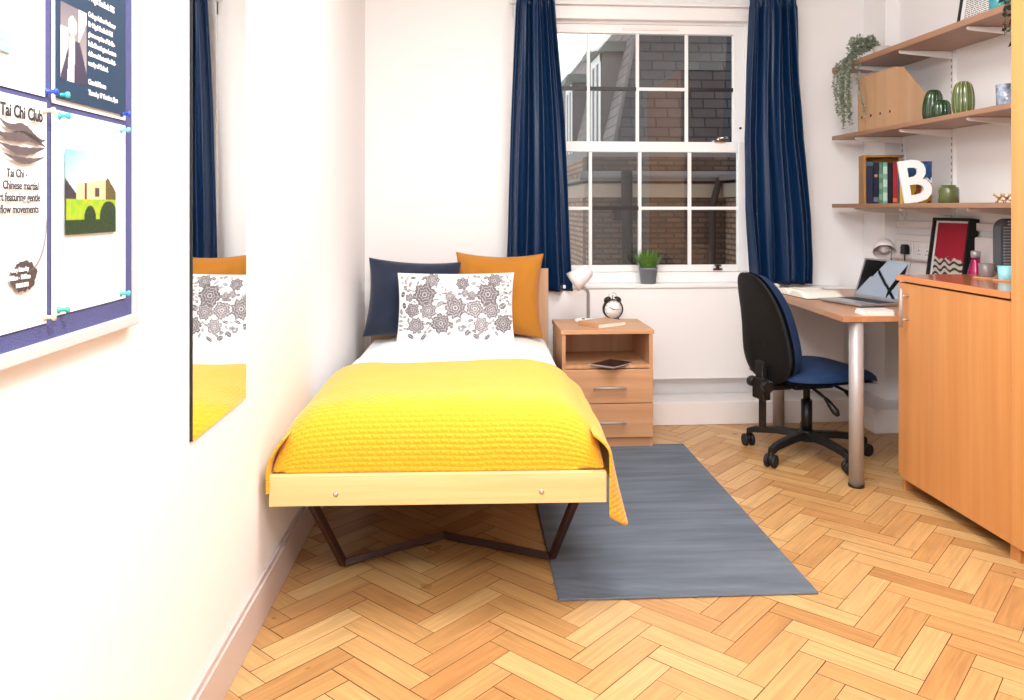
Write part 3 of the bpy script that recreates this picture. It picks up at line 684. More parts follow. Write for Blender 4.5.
# ------------------------------------------------------------------ noticeboard
nb = thing('noticeboard', 'purple felt noticeboard in a white frame on the wall', 'noticeboard', (*onwall(1.473, 0), .988), WR)
BW, BH = 1.20, .92
m = MB(); m.box((-BW + .01, -.012, .012), (-.005, 0, BH - .01)); m.done('felt', mat('felt_purple', (80, 82, 130), .95, bump=.5, bscale=400, var=.08, vscale=300), nb)
m = MB()
m.box((-.010, -.018, 0), (.008, 0, BH)); m.box((-BW, -.022, 0), (-BW + .02, 0, BH)); m.box((-BW, -.022, 0), (.004, 0, .020)); m.box((-BW, -.022, BH - .02), (.008, 0, BH))
m.done('frame', mat('frame_white', (208, 199, 198), .35), nb, bevel=.003)
def poster(label, y0, z0, wd, ht, cat='poster', m_=M_paper):
    p = thing('poster', label, cat, (*onwall(y0 + .010, .0125), z0), WR)
    m = MB()
    def fn(u, v): return (u * wd, -.001 - .0 * math.sin(u * PI) * v * (1 - v) * 3, v * ht)
    m.box((0, -.0014, 0), (wd, -.0006, ht)); o = m.done('sheet', m_, p)
    return p
def picture(p, x0, z0, wd, ht, fn, nu=90, nv=70, name='photograph'):
    m = MB(); m.grid(lambda u, v: (x0 + u * wd, -.0052, z0 + v * ht), nu, nv); o = m.done(name, attr_mat(name, .5), p, recalc=False)
    paint(o, lambda c: fn((c.x - x0) / wd, (c.z - z0) / ht)); return o
TY = -.0056
# navy talk poster
p1 = poster('navy talk poster with a portrait photo and white text, upper sheet on the noticeboard', 1.184, 1.352, .240, .32, m_=M_paper)
m = MB(); m.box((.007, -.0048, .008), (.233, -.0032, .312)); m.done('navy_panel', mat('poster_navy', (30, 58, 84), .5), p1)
def portrait(u, v):
    bg = Vector(lin((170, 160, 158))).lerp(Vector(lin((120, 112, 118))), v)
    if ((u - .45) / .17) ** 2 + ((v - .74) / .13) ** 2 < 1: return lin((244, 232, 214))
    if v < .60 and abs(u - .45 + (.6 - v) * .12) < .10 + .05 * (.6 - v): return lin((248, 246, 244))
    if v < .56 and abs(u - .55) < .18 + (.56 - v) * .7: return lin((62, 54, 76))
    if u > .7 and v > .55 + (u - .7): return lin((225, 222, 226))
    if u < .3 and v < .7: return lin((210, 208, 204))
    return bg
picture(p1, .016, .038, .078, .115, portrait, 40, 60)
f_ = lambda s, size, x, z, m__=M_inkw, al='LEFT', off=.0004, sx=1, par=p1: text('lettering', s, size, m__, par, (x, TY, z), align=al, off=off, sx=sx)
f_('Sir Nigel Shadbolt FRS', .0145, .094, .176, sx=.72)
for k, s in enumerate(('College Fellow Professor', 'Sir Nigel Shadbolt FRS', 'gives a reprise of his Bo-', 'belle Donnington Lecture', 'delivered first at the Uni-', 'versity of Oxford.')): f_(s, .0115, .099, .150 - k * .0155, sx=.80)
f_('Churchill Room', .0115, .099, .043, sx=.80); f_('Thursday 17 October, 8pm', .0115, .099, .026, sx=.80)
# house photo poster
p2 = poster('white poster with a small photo of a house and garden, below the navy sheet', 1.184, 1.040, .240, .303)
def house(u, v):
    if v < .17 or ((u - .46) / .12) ** 2 + ((v - .17) / .17) ** 2 < 1 or ((u - .84) / .19) ** 2 + ((v - .18) / .22) ** 2 < 1:
        return lin((38 + 20 * noise.noise(Vector((u * 30, v * 30, 0))), 58 + 26 * noise.noise(Vector((u * 30, v * 30, 3))), 30))
    if v < .42 and not (u < .02): return lin((150 + 50 * noise.noise(Vector((u * 12, v * 12, 0))), 180, 40))
    top = .52 + .13 * u
    if .2 < u < .78 and v < top + .05:
        if abs(u - .38) < .02: return lin((70, 60, 60))
        if .56 < u < .65 and .45 < v < .56: return lin((80, 64, 60))
        return lin((226, 190, 150))
    if u <= .2 and v < .66 - u * .9: return lin((60, 52, 60))
    if u >= .74 and v < .70 - abs(u - .82): return lin((96 + 40 * noise.noise(Vector((u * 40, v * 40, 0))), 84, 40))
    if u > .82 and noise.noise(Vector((u * 50, v * 18, 0))) > .2 and v < .92: return lin((150, 160, 180))
    c = Vector(lin((120, 214, 232))).lerp(Vector(lin((238, 246, 252))), min(1, u * .7 + (1 - v) * .9)); return c
picture(p2, .030, .118, .165, .130, house, 100, 90)
for k, (x, s) in enumerate(((.03, 'College Gardens'), (.05, 'and Grounds'))):
    pass
# tai chi poster
p3 = poster('white tai chi club poster with brush stroke drawings', .948, 1.033, .222, .317)
f3 = lambda s, size, x, z, al='RIGHT', off=.0003, sx=1, m__=M_ink: text('lettering', s, size, m__, p3, (x - .010, TY, z), align=al, off=off, sx=sx)
f3('n Tai Chi Club', .0235, .214, .287, off=.0007, sx=.82)
for k, s in enumerate(('Tai Chi -', 'Chinese martial', 'art featuring gentle', 'flow movements')):
    f3(s, .0155, (.176, .204, .208, .204)[k], .207 - k * .0160, sx=.86)
def brush(m, pts, w0):
    P_ = [Vector((x, TY + .0002, z)) for x, z in pts]; n_ = len(P_); a = []
    for i, q in enumerate(P_):
        d = (P_[min(i + 1, n_ - 1)] - P_[max(0, i - 1)]).normalized(); nn = Vector((-d.z, 0, d.x)); ww = w0 * math.sin(PI * (i + .35) / (n_ + .1)) * (1 + .15 * rg.uniform(-1, 1)); a.append((m.bm.verts.new(q + nn * ww), m.bm.verts.new(q - nn * ww)))
    for i in range(n_ - 1): m._f([a[i][0], a[i + 1][0], a[i + 1][1], a[i][1]])
m = MB()
brush(m, [(.10 + .112 * t, .284 - .020 * math.sin(t * PI * .5) - .004 * math.sin(t * 9)) for t in [k / 24 for k in range(25)]], .006)
brush(m, [(.09 + .122 * t, .267 - .012 * t - .004 * math.sin(t * 7)) for t in [k / 24 for k in range(25)]], .0065)
brush(m, [(.10 + .110 * t, .251 - .008 * math.sin(t * PI)) for t in [k / 24 for k in range(25)]], .0055)
brush(m, [(.11 + .100 * t, .238 - .008 * math.sin(t * PI)) for t in [k / 24 for k in range(25)]], .004)
m.done('brush_drawing', mat('sepia_ink', (92, 80, 80), .7), p3, recalc=False)
m = MB(); brush(m, [(.165 + .048 * math.cos(t), .140 - .0 + .062 * math.sin(t)) for t in [-2.0 + k * .11 for k in range(24)]], .0022); m.done('brush_circle', mat('grey_ink', (150, 140, 140), .7), p3, recalc=False)
m = MB(); ring = [m.bm.verts.new((.158 + (.031 + .004 * rg.uniform(-1, 1)) * math.cos(t), TY + .0002, .073 + (.021 + .003 * rg.uniform(-1, 1)) * math.sin(t))) for t in [k * 2 * PI / 34 for k in range(34)]]; m._f(ring); m.done('ink_blot', mat('sepia_ink_dark', (74, 62, 62), .7), p3, recalc=False)
m = MB()
for k in range(5): m.box((.1385 + k * .0062, TY - .0004, .0585), (.1430 + k * .0062, TY - .0002, .0645))
m.done('blurred_line', M_inkw, p3)
for k, s in enumerate(('Every Saturday', '9.00am - 10.00am')):
    o = f3(s, .0088, .158, .080 - k * .0105, al='CENTER', off=.0003, sx=.78, m__=M_inkw); o.location.y = TY - .0003
p4 = poster('mostly blank white poster with a pale blue logo, above the tai chi sheet', .944, 1.358, .222, .32)
m = MB(); m.box((.105, -.0046, .045), (.135, -.0032, .073)); m.done('logo', mat('pale_blue_ink', (150, 198, 220), .6), p4)
m = MB(); m.box((.110, -.0050, .052), (.128, -.0045, .056)); m.box((.110, -.0050, .062), (.128, -.0045, .066)); m.done('logo_mark', M_inkw, p4)
# push pins
def pin(y, z, col, label):
    p = thing('push_pin', label, 'push pin', (*onwall(y + .012, .013), z), WR, 'push pins on the noticeboard')
    m = MB(); m.lathe([(.0055, 0), (.0055, .002), (.0028, .004), (.0028, .011), (.0048, .013), (.0048, .016), (.001, .0165)], seg=14, M=Matrix.Rotation(PI / 2, 4, 'X')); m.done('head', mat('pin_' + str(col[0]), col, .3), p)
BL, TL, YL = (44, 74, 190), (70, 190, 190), (226, 214, 180)
for y, z, c, l in ((1.168, 1.366, BL, 'blue push pin beside the lower corner of the pale logo poster'), (1.200, 1.366, TL, 'teal push pin in the lower corner of the navy poster next to the portrait'), (1.406, 1.362, BL, 'blue push pin in the outer lower corner of the navy poster'),
                   (1.202, 1.335, TL, 'teal push pin in the inner upper corner of the house poster'), (1.404, 1.334, (120, 200, 205), 'pale teal push pin in the outer upper corner of the house poster'), (1.404, 1.050, TL, 'teal push pin in the outer lower corner of the house poster'),
                   (1.200, 1.048, (70, 180, 150), 'green push pin in the inner lower corner of the house poster'), (1.162, 1.042, YL, 'cream push pin in the lower corner of the tai chi poster'), (1.160, 1.338, YL, 'cream push pin in the upper corner of the tai chi poster')): pin(y, z, c, l)

# ------------------------------------------------------------------ cabinet and wardrobe
CY0, CY1 = 2.556, 3.243
cb_ = thing('storage_cabinet', 'low beech storage cabinet with a long steel handle beside the wardrobe', 'cabinet', (1.87, CY0, 0))
dx = XR - 1.87 - .13
m = MB(); m.box((-.004, 0, .888), (dx + .12, CY1 - CY0 + .004, .912)); o = m.done('top', [M_cabtop], cb_, bevel=.0015)
m = MB(); m.box((-.006, 0, .8885), (-.004, CY1 - CY0 + .004, .9115)); m.done('edge_strip', M_edge, cb_)
m = MB(); m.box((.02, .0, .085), (dx, .018, .888)); m.box((.02, CY1 - CY0 - .018, .0), (dx, CY1 - CY0, .888)); m.box((.02, .018, .085), (dx, CY1 - CY0 - .018, .10)); m.box((dx - .01, .018, .1), (dx, CY1 - CY0 - .018, .888)); m.box((.02, 0, 0), (.06, .03, .085)); m.done('carcass', M_cab, cb_)
m = MB(); m.box((.016, .02, .048), (.030, CY1 - CY0 - .12, .060)); m.done('underside_strip', M_white, cb_)
pl = [(.002, .056), (.002, .880), (CY1 - CY0 - .001, .880), (CY1 - CY0 - .001, .075), (CY1 - CY0 - .02, .056)]
m = MB(); m.prism(pl, 'x', 0, .018); dr = m.done('door', M_cab, cb_, bevel=.0015)
m = MB(); m.tube([(-.032, .61, .700), (-.032, .61, .862)], .0055, 12)
for z in (.732, .830): m.cyl((-.032, .61, z), (0, .61, z), .004)
m.done('handle', M_steel, dr)
wd_ = thing('wardrobe', 'tall beech wardrobe at the edge of the room beside the low cabinet', 'wardrobe', (1.868, 1.35, 0))
m = MB(); m.box((.02, 0, .0), (.57, .018, 2.35)); m.box((.02, 1.185, 0), (.57, 1.203, 2.35)); m.box((.02, 0, 2.33), (.57, 1.203, 2.35)); m.box((.02, .018, .08), (.57, 1.185, .10)); m.box((.56, .018, .1), (.57, 1.185, 2.33)); m.done('carcass', M_cab, wd_)
for y0, y1 in ((.002, .600), (.603, 1.2035)):
    m = MB(); m.box((0, y0, .058), (.018, y1, 2.348)); d_ = m.done('door', M_cab, wd_, bevel=.0015)
    yh = .56 if y0 < .1 else .645
    m = MB(); m.tube([(-.032, yh, 1.0), (-.032, yh, 1.16)], .0055, 12)
    for z in (1.03, 1.13): m.cyl((-.032, yh, z), (0, yh, z), .004)
    m.done('handle', M_steel, d_)
m = MB(); m.box((.04, .02, 0), (.055, 1.18, .08)); m.done('plinth', M_cab, wd_)

# ------------------------------------------------------------------ desk
dk = thing('desk', 'wooden desk on a round steel leg by the cabinet', 'desk', (1.632, 3.25, 0))
O = Vector((1.632, 3.25))
poly = [(1.632, 3.25), (XR - .002, 3.25), (XR - .002, 4.245), (2.37, 4.245), (2.37, 4.36), (1.70, 4.36)]
m = MB(); m.prism([(x - O.x, y - O.y) for x, y in poly], 'z', .710, .735); m.done('desktop', M_desk, dk, bevel=.002)
m = MB(); m.lathe([(.001, .012), (.030, .012), (.030, .710), (.001, .710)], (1.707 - O.x, 3.285 - O.y, 0), seg=32); lg = m.done('leg', M_steel, dk)
m = MB(); m.lathe([(.001, 0), (.033, 0), (.033, .012), (.001, .012)], (1.707 - O.x, 3.285 - O.y, 0), seg=32); m.done('foot', M_black, lg)
m = MB(); m.lathe([(.001, 0), (.030, 0), (.030, .710), (.001, .710)], (1.745 - O.x, 4.20 - O.y, 0), seg=32); m.done('leg', M_steel, dk)

# open book
ob = thing('open_book', 'open book with cream pages lying on the desk', 'book', (1.735, 4.05, .735), 0)
def pagefn(s):
    def fn(u, v):
        yy = s * u * .19; z = .004 + .032 * math.sin(min(1, u * 1.15) * PI) ** .8 * (1 - .35 * u); return (v * .23 , yy, z + .0005)
    return fn
m = MB()
for s in (1, -1):
    top = m.grid(pagefn(s), 16, 6); bot = m.grid(lambda u, v, s=s: (v * .23, s * u * .19, .0035), 16, 6)
    for side in (0, -1):
        for i in range(16): m._f([top[i][side], top[i + 1][side], bot[i + 1][side], bot[i][side]])
    for j in range(6): m._f([top[-1][j], top[-1][j + 1], bot[-1][j + 1], bot[-1][j]])
m.done('pages', M_page, ob)
m = MB(); m.box((-.003, -.196, 0), (.236, .196, .003)); m.done('cover', mat('cover_dark', (54, 44, 44), .5), ob)
ob.rotation_euler = (0, 0, math.radians(4))

# laptop
lp = thing('laptop', 'silver laptop open on the desk, showing a pale screen', 'laptop', (1.992, 3.862, .735), math.atan2(-.974, .229))
M_alu = mat('aluminium', (186, 184, 186), .35, metal=.7)
# local x along hinge (0..0.3), local y away from the hinge = rot90 of x -> (+.974,.229): base extends to -y
m = MB(); m.prism([(0, -.212), (.30, -.212), (.30, 0), (0, 0)], 'z', .004, .014); bs = m.done('base', M_alu, lp, bevel=.003)
m = MB(); m.box((.012, -.105, .014), (.288, -.012, .0146)); m.done('keyboard', M_black, bs)
m = MB(); m.box((.10, -.200, .014), (.20, -.125, .0144)); m.done('touchpad', M_alu, bs)
lid = thing('lid', '', '', (0, .002, .014)); del lid['label'], lid['category']; 
m = MB(); m.box((0, -.004, 0), (.30, .002, .205)); lo = m.done('screen_lid', M_alu, lp, bevel=.002); bpy.data.objects.remove(lid)
lo.location = (0, .004, .014); lo.rotation_euler = (-math.radians(20), 0, 0)
sm = bpy.data.materials.new('screen'); sm.use_nodes = True; nt = sm.node_tree; b = nt.nodes['Principled BSDF']; at = nt.nodes.new('ShaderNodeAttribute'); at.attribute_name = 'Col'
nt.links.new(at.outputs[0], b.inputs['Base Color']); nt.links.new(at.outputs[0], b.inputs['Emission Color']); b.inputs['Emission Strength'].default_value = .0; b.inputs['Roughness'].default_value = .12
def scr(u, v):
    W_ = lin((150, 162, 176)); K = (.004, .004, .005)
    if v > .98 - (u - .0) * 1.75 + 0 and v > .0 and u < .52 and (u < .5 - (1 - v) * .52 + .02): return K
    if (1 - v) < .95 and u < .46 and (1 - v) < .92 - u * 2.0: return K
    d = v - (.62 - (u - .45) * 1.35)
    if u > .38 and abs(d) < .06 - .02 * (u - .6): return K
    if u > .72 and abs(v - (.1 + (u - .72) * 2.6)) < .14: return K
    return W_
m = MB(); m.grid(lambda u, v: (.012 + .276 * u, -.0045, .014 + .182 * v), 70, 50); so = m.done('screen', sm, lo, recalc=False); paint(so, lambda c: scr((c.x - .012) / .276, (c.z - .014) / .182))

# stacked notebooks
nbk = book_closed('notebook', 'closed white notebook on the desk, lower of the stack by the desk leg', (1.805, 3.315, .735), math.radians(-4), .132, .088, .011, M_paper, 'notebooks on the desk', 'notebook')
nbk2 = book_closed('notebook', 'closed white notebook on the desk, upper of the stack by the desk leg', (1.808, 3.318, .746), math.radians(-1), .128, .084, .010, M_wplas, 'notebooks on the desk', 'notebook')

# desk lamp behind the laptop
dl2 = thing('desk_lamp', 'pale grey pink desk lamp on the desk behind the laptop', 'lamp', (2.295, 4.08, .735), 0)
M_pinkg = mat('lamp_pinkgrey', (208, 199, 198), .35)
m = MB(); m.lathe([(.055, 0), (.058, .004), (.054, .014), (.01, .018)], seg=32); m.done('base', M_pinkg, dl2)
m = MB(); m.tube([(.02, 0, .015), (.02, 0, .15), (.018, 0, .22), (.0, 0, .265)], .006, 12); m.done('stem', M_chrome, dl2)
m = MB(); R = .058; prof = [(.001, .072), (R * .45, .070), (R * .75, .056), (R * .94, .030), (R, 0), (R * .97, .0), (R * .9, .030), (R * .7, .053), (.001, .066)]; m.lathe(prof, seg=32)
so = m.done('lamp_shade', M_pinkg, dl2); so.location = (-.03, -.02, .225); so.rotation_euler = (-math.radians(38), math.radians(22), 0)
m = MB(); m.sphere((0, 0, .025), .026); m.done('bulb', mat('bulb_dim', (215, 205, 205), .2), so)

# sockets
def socket(y0, label, plug):
    s = thing('wall_socket', label, 'socket', (XR - .028, y0, .925), 0, 'sockets over the desk')
    m = MB(); m.box((-.009, 0, 0), (0, .150, .092)); m.done('faceplate', M_white, s, bevel=.003)
    for yy in (.032, .105):
        m = MB(); m.box((-.0105, yy - .006, .062), (-.009, yy + .006, .078)); m.done('switch', M_wplas, s, bevel=.001)
        m = MB(); m.box((-.0098, yy - .003, .042), (-.0089, yy + .003, .050)); m.box((-.0098, yy - .013, .024), (-.0089, yy - .006, .028)); m.box((-.0098, yy + .006, .024), (-.0089, yy + .013, .028)); m.done('pin_holes', M_black, s)
socket(4.06, 'white double socket with a black plug in it above the desk', 1)
socket(3.895, 'white double socket half hidden behind the red picture', 0)
pg = thing('plug', 'black mains plug with its cable in the wall socket above the desk', 'plug', (XR - .040, 4.10, .965))
m = MB(); m.prism([(-.024, -.020), (.024, -.020), (.024, .022), (.014, .034), (-.014, .034), (-.024, .022)], 'x', -.028, 0); m.done('body', M_black, pg, bevel=.005)
m = MB(); m.tube([(-.014, 0, -.018), (-.016, 0, -.04), (-.02, -.02, -.09), (-.022, -.03, -.15), (-.024, -.02, -.224)], .0035, 10); m.done('cable', M_black, pg)

# red picture
FX, FY0, FY1 = 2.352, 3.562, 3.857
rp = thing('picture_frame', 'black box frame with a crimson print over zigzag black and cream waves', 'picture frame', (FX, (FY0 + FY1) / 2, .7385), -PI / 2)
tilt = thing('t', '', ''); bpy.data.objects.remove(tilt)
FWd, FHt = FY1 - FY0, .412
m = MB(); hw = FWd / 2; bt = .014
m.box((-hw, 0, 0), (-hw + bt, .046, FHt)); m.box((hw - bt, 0, 0), (hw, .046, FHt)); m.box((-hw + bt, 0, 0), (hw - bt, .046, bt)); m.box((-hw + bt, 0, FHt - bt), (hw - bt, .046, FHt)); m.box((-hw + bt, .040, bt), (hw - bt, .046, FHt - bt))
fo = m.done('frame', M_black, rp, bevel=.001)
m = MB(); m.box((-hw + bt, .014, bt), (hw - bt, .018, FHt - bt)); m.done('mount', M_paper, rp)
def wav(u, v):
    if v > .50 + .02 * math.sin(u * 19) + .02 * math.sin(u * 31): return lin((176, 22, 52))
    k = (v + .020 * math.sin(u * 19 + v * 9) * (1 + .5 * math.sin(u * 5))) / .085
    return lin((34, 26, 28)) if (k % 1) < .42 else lin((214, 204, 190))
picture(rp, -hw + bt + .018, bt + .02, FWd - 2 * bt - .030, FHt - 2 * bt - .03, wav, 90, 130, 'print').location = (0, .0185, 0)
for ch in rp.children: pass
rp.rotation_euler = (-math.radians(7.5), 0, -PI / 2)
rp.rotation_mode = 'XYZ'
# bottle
bt_ = thing('water_bottle', 'magenta steel bottle with a silver cap in front of the red picture', 'bottle', (2.335, 3.42, .735))
m = MB(); m.lathe([(.001, 0), (.030, 0), (.033, .006), (.033, .165), (.030, .185), (.019, .215), (.017, .236), (.001, .236)], seg=32); m.done('body', mat('magenta', (156, 14, 80), .25, metal=.3, coat=.4), bt_)
m = MB(); m.lathe([(.001, .236), (.020, .236), (.020, .266), (.001, .268)], seg=28); m.done('cap', M_steel, bt_)
# mugs & coasters
def mug(name, label, loc, rz, R, H, mt, grp):
    t = thing(name, label, 'mug', loc, rz, grp)
    m = MB(); m.lathe([(.001, 0), (R * .86, 0), (R * .92, .004), (R, H), (R * .94, H), (R * .87, .006), (.001, .006)], seg=36); m.done('body', mt, t)
    m = MB(); m.tube([(R * .93, 0, H * .8), (R * 1.35, 0, H * .82), (R * 1.55, 0, H * .55), (R * 1.35, 0, H * .25), (R * .9, 0, H * .2)], .0035, 10); m.done('handle', mt, t)
M_cork = mat('cork', (196, 140, 96), .7, bump=.3, bscale=200)
for nm, x, y, l in (('a', 2.135, 3.06, 'round cork coaster under the grey mug'), ('b', 2.128, 2.935, 'round cork coaster under the blue mug')):
    m = MB(); m.lathe([(.001, 0), (.046, 0), (.046, .005), (.001, .005)], seg=32); o = m.done('coaster', M_cork); o.location = (x, y, .912); tag(o, l, 'coaster', 'coasters on the cabinet')
mug('mug', 'grey espresso mug on the low cabinet', (2.135, 3.06, .917), math.radians(-30), .030, .055, mat('mug_grey', (120, 108, 106), .3), 'mugs on the cabinet')
mug('mug', 'pale turquoise mug on the low cabinet beside the wardrobe', (2.128, 2.935, .917), math.radians(-20), .030, .053, mat('mug_blue', (140, 202, 214), .3), 'mugs on the cabinet')
# ribbed panel
rb = thing('ribbed_panel', 'grey ribbed panel with rounded corners standing behind the mugs', 'panel', (2.245, 3.13, .912))
def rr(w_, h_, r_): 
    pts = []
    for cx, cz, a0 in ((w_ - r_, r_, -PI / 2), (w_ - r_, h_ - r_, 0), (r_, h_ - r_, PI / 2), (r_, r_, PI)):
        for k in range(7): t = a0 + k * PI / 12; pts.append((cx + r_ * math.cos(t), cz + r_ * math.sin(t)))
    return pts
M_rib = mat('rib_grey', (70, 73, 77), .45)
m = MB(); m.prism(rr(.165, .24, .045), 'y', .0, .05); m.done('body', M_rib, rb, bevel=.003)
m = MB()
for k in range(18):
    z = .012 + k * .0125; ins = .012 if .04 < z < .20 else .03; m.box((ins, -.007, z), (.165 - ins, .0, z + .0065))
m.done('grille', mat('rib_lit', (132, 134, 138), .4), rb)  # ribs paler than the body: light on the relief put into the colour
m = MB(); m.box((XR - .06, 3.22, .925), (XR - .028, 3.515, 1.060)); wb = m.done('junction_box', M_wplas, bevel=.004); tag(wb, 'white plastic box on the wall beside the red picture', 'box')

# ------------------------------------------------------------------ wall shelves
SX = 2.15
def shelf(z0, z1, label):
    m = MB(); pts = [(SX, 2.57), (XR - .018, 2.57), (XR - .018, 4.24), (2.36, 4.24), (2.36, 4.417), (SX, 4.417)]
    m.prism([(x - SX, y - 2.57) for x, y in pts], 'z', 0, z1 - z0); o = m.done('wall_shelf', M_shelf, bevel=.0015); o.location = (SX, 2.57, z0)
    tag(o, label, 'shelf', 'wall shelves over the desk')
ZS = ((1.972, 2.000), (1.585, 1.607), (1.196, 1.218))
shelf(*ZS[0], 'top brown wall shelf holding the trailing plant')
shelf(*ZS[1], 'middle brown wall shelf holding the wooden magazine files')
shelf(*ZS[2], 'lowest brown wall shelf holding the books and white letter')
RAILY = (4.19, 3.755, 3.235)
for k, y in enumerate(RAILY):
    m = MB(); m.box((XR - .016, y - .012, 1.13), (XR, y + .012, 1.99)); m.mi = 1
    for q in range(26): m.box((XR - .0168, y - .004, 1.15 + q * .032), (XR - .0155, y + .004, 1.166 + q * .032))
    o = m.done('shelf_rail', [M_white, mat('slot_dark', (160, 154, 152), .7)]); tag(o, ('slotted white shelf rail by the corner pier', 'slotted white shelf rail behind the green pot', 'slotted white shelf rail nearest the wardrobe')[k], 'rail', 'slotted shelf rails')
    for s, (z0, z1) in enumerate(ZS):
        t = thing('shelf_bracket', 'white bracket under the %s shelf, %s' % (('top', 'middle', 'lowest')[s], ('at the far end by the corner', 'between the other brackets', 'nearest the wardrobe')[k]), 'bracket', (XR - .017, y, z0 - .0005), 0, 'white shelf brackets')
        m = MB(); m.prism([(0, 0), (0, -.040), (-.05, -.034), (-.262, -.015), (-.270, -.008), (-.266, 0)], 'y', -.006, .006); m.done('arm', M_white, t, bevel=.002)

# magazine files
for k in range(4):
    y = 3.793 + k * .092
    t = thing('magazine_file', ('plywood magazine file, nearest the green cactuses', 'plywood magazine file, next but one to the cactuses', 'plywood magazine file with one file between it and the trailing plant', 'plywood magazine file behind the trailing plant')[k], 'magazine file', (2.17, y, 1.607), 0, 'plywood magazine files on the middle shelf')
    D, H = .168, .292; g = .0015
    prof = [(0, 0), (D, 0), (D, .155), (.045, H), (0, H)]
    m = MB()
    m.prism(prof, 'y', g, g + .004); m.prism(prof, 'y', .092 - g - .004, .092 - g); m.box((0, g + .004, 0), (.004, .088 - g, H)); m.box((.004, g + .004, 0), (D, .088 - g, .004)); m.box((D - .004, g + .004, 0), (D, .088 - g, .15))
    m.done('body', M_ply, t)
    m = MB(); m.lathe([(.001, 0), (.0075, 0), (.0075, .0006), (.001, .0006)], (-.0004, .046, .075), seg=16, M=Matrix.Rotation(-PI / 2, 4, 'Y')); m.done('finger_hole', M_ink, t)

# cactus ornaments
def ribbed_cactus(t, c, R, H, n, mt, name, tilt=0):
    m = MB(); N_ = 16
    prof = [(R * (math.sin(PI * (.12 + .88 * i / N_)) ** .55 if i < N_ else 0.0001) * (1 if i / N_ > .3 else .92 + .08 * i / N_ / .3) + 1e-5, H * (1 - math.cos(PI * i / N_)) / 2) for i in range(N_ + 1)]
    m.lathe(prof, (0, 0, 0), seg=n * 6, fn=lambda a, z: 1 - .09 * abs(math.sin(a * n / 2)) ** .7 * -1 - .09)
    o = m.done(name, mt, t); o.location = c; o.rotation_euler = (tilt, 0, 0); return o
ct = thing('cactus_ornament', 'dark green glazed two-lobed cactus ornament beside the magazine files', 'ornament', (2.25, 3.60, 1.607), 0, 'cactus ornaments')
ribbed_cactus(ct, (0, .015, 0), .046, .150, 10, M_green, 'tall_lobe', .12); ribbed_cactus(ct, (-.01, -.078, 0), .043, .090, 10, M_green, 'short_lobe')
ct2 = thing('cactus_ornament', 'single oval green cactus ornament with cream dots along its ribs', 'ornament', (2.242, 3.37, 1.607), 0, 'cactus ornaments')
ribbed_cactus(ct2, (0, 0, 0), .047, .152, 12, mat('glazed_olive', (82, 98, 50), .18, coat=.6), 'body')
m = MB()
for k in range(12):
    a = 2 * PI * (k + .5) / 12
    for i in range(3, 22):
        ph = i / 24; z = .152 * (1 - math.cos(PI * ph)) / 2; r_ = .0482 * math.sin(PI * (.12 + .88 * ph)) ** .55
        m.lathe([(.0001, -.0022), (.0022, 0), (.0001, .0022)], (r_ * math.cos(a), r_ * math.sin(a), z), seg=5)
m.done('dots', mat('cream_dots', (214, 208, 160), .4), ct2)
cp = thing('glass_tumbler', 'blue and white marbled tumbler on the middle shelf beside the wardrobe', 'tumbler', (2.27, 3.125, 1.607))
m = MB(); m.lathe([(.001, 0), (.036, 0), (.040, .005), (.042, .1), (.039, .1), (.037, .006), (.001, .006)], seg=32); m.done('body', mat('marbled', (150, 160, 176), .15, var=.8, vscale=40, coat=.5), cp)

# books on the lowest shelf
crate = thing('wooden_crate', 'open brown wooden box around the row of books', 'crate', (2.184, 4.125, 1.218), -math.radians(14))
m = MB(); m.box((0, 0, 0), (.014, .105, .262)); m.box((.014, 0, .250), (.205, .105, .262)); m.box((.014, .098, 0), (.205, .105, .250)); m.done('body', M_crate, crate, bevel=.002)
def vbook(y, th, H, D, col, label, band=None, x=2.20, emb=None, ang=0):
    t = thing('book', label, 'book', (x, y, 1.218), ang, 'upright books on the lowest shelf'); cm = mat('cover', col, .45)
    m = MB(); m.box((0, 0, 0), (.0025, th, H)); m.box((0, 0, 0), (D, .0025, H)); m.box((0, th - .0025, 0), (D, th, H)); m.done('cover', cm, t)
    m = MB(); m.box((.0025, .0025, .003), (D - .004, th - .0025, H - .003)); m.done('pages', M_page, t)
    if band:
        m = MB()
        for z0, z1 in band[1]: m.box((-.0006, .001, z0), (.0002, th - .001, z1))
        m.done('spine_band', mat('band', band[0], .5), t)
    if emb:
        m = MB(); m.lathe([(.001, 0), (emb[0], 0), (emb[0], .0008), (.001, .0008)], (-.0004, th / 2, emb[1]), seg=18, M=Matrix.Rotation(-PI / 2, 4, 'Y')); m.done('emblem', mat('emblem', emb[2], .5), t)
bx_ = .0155
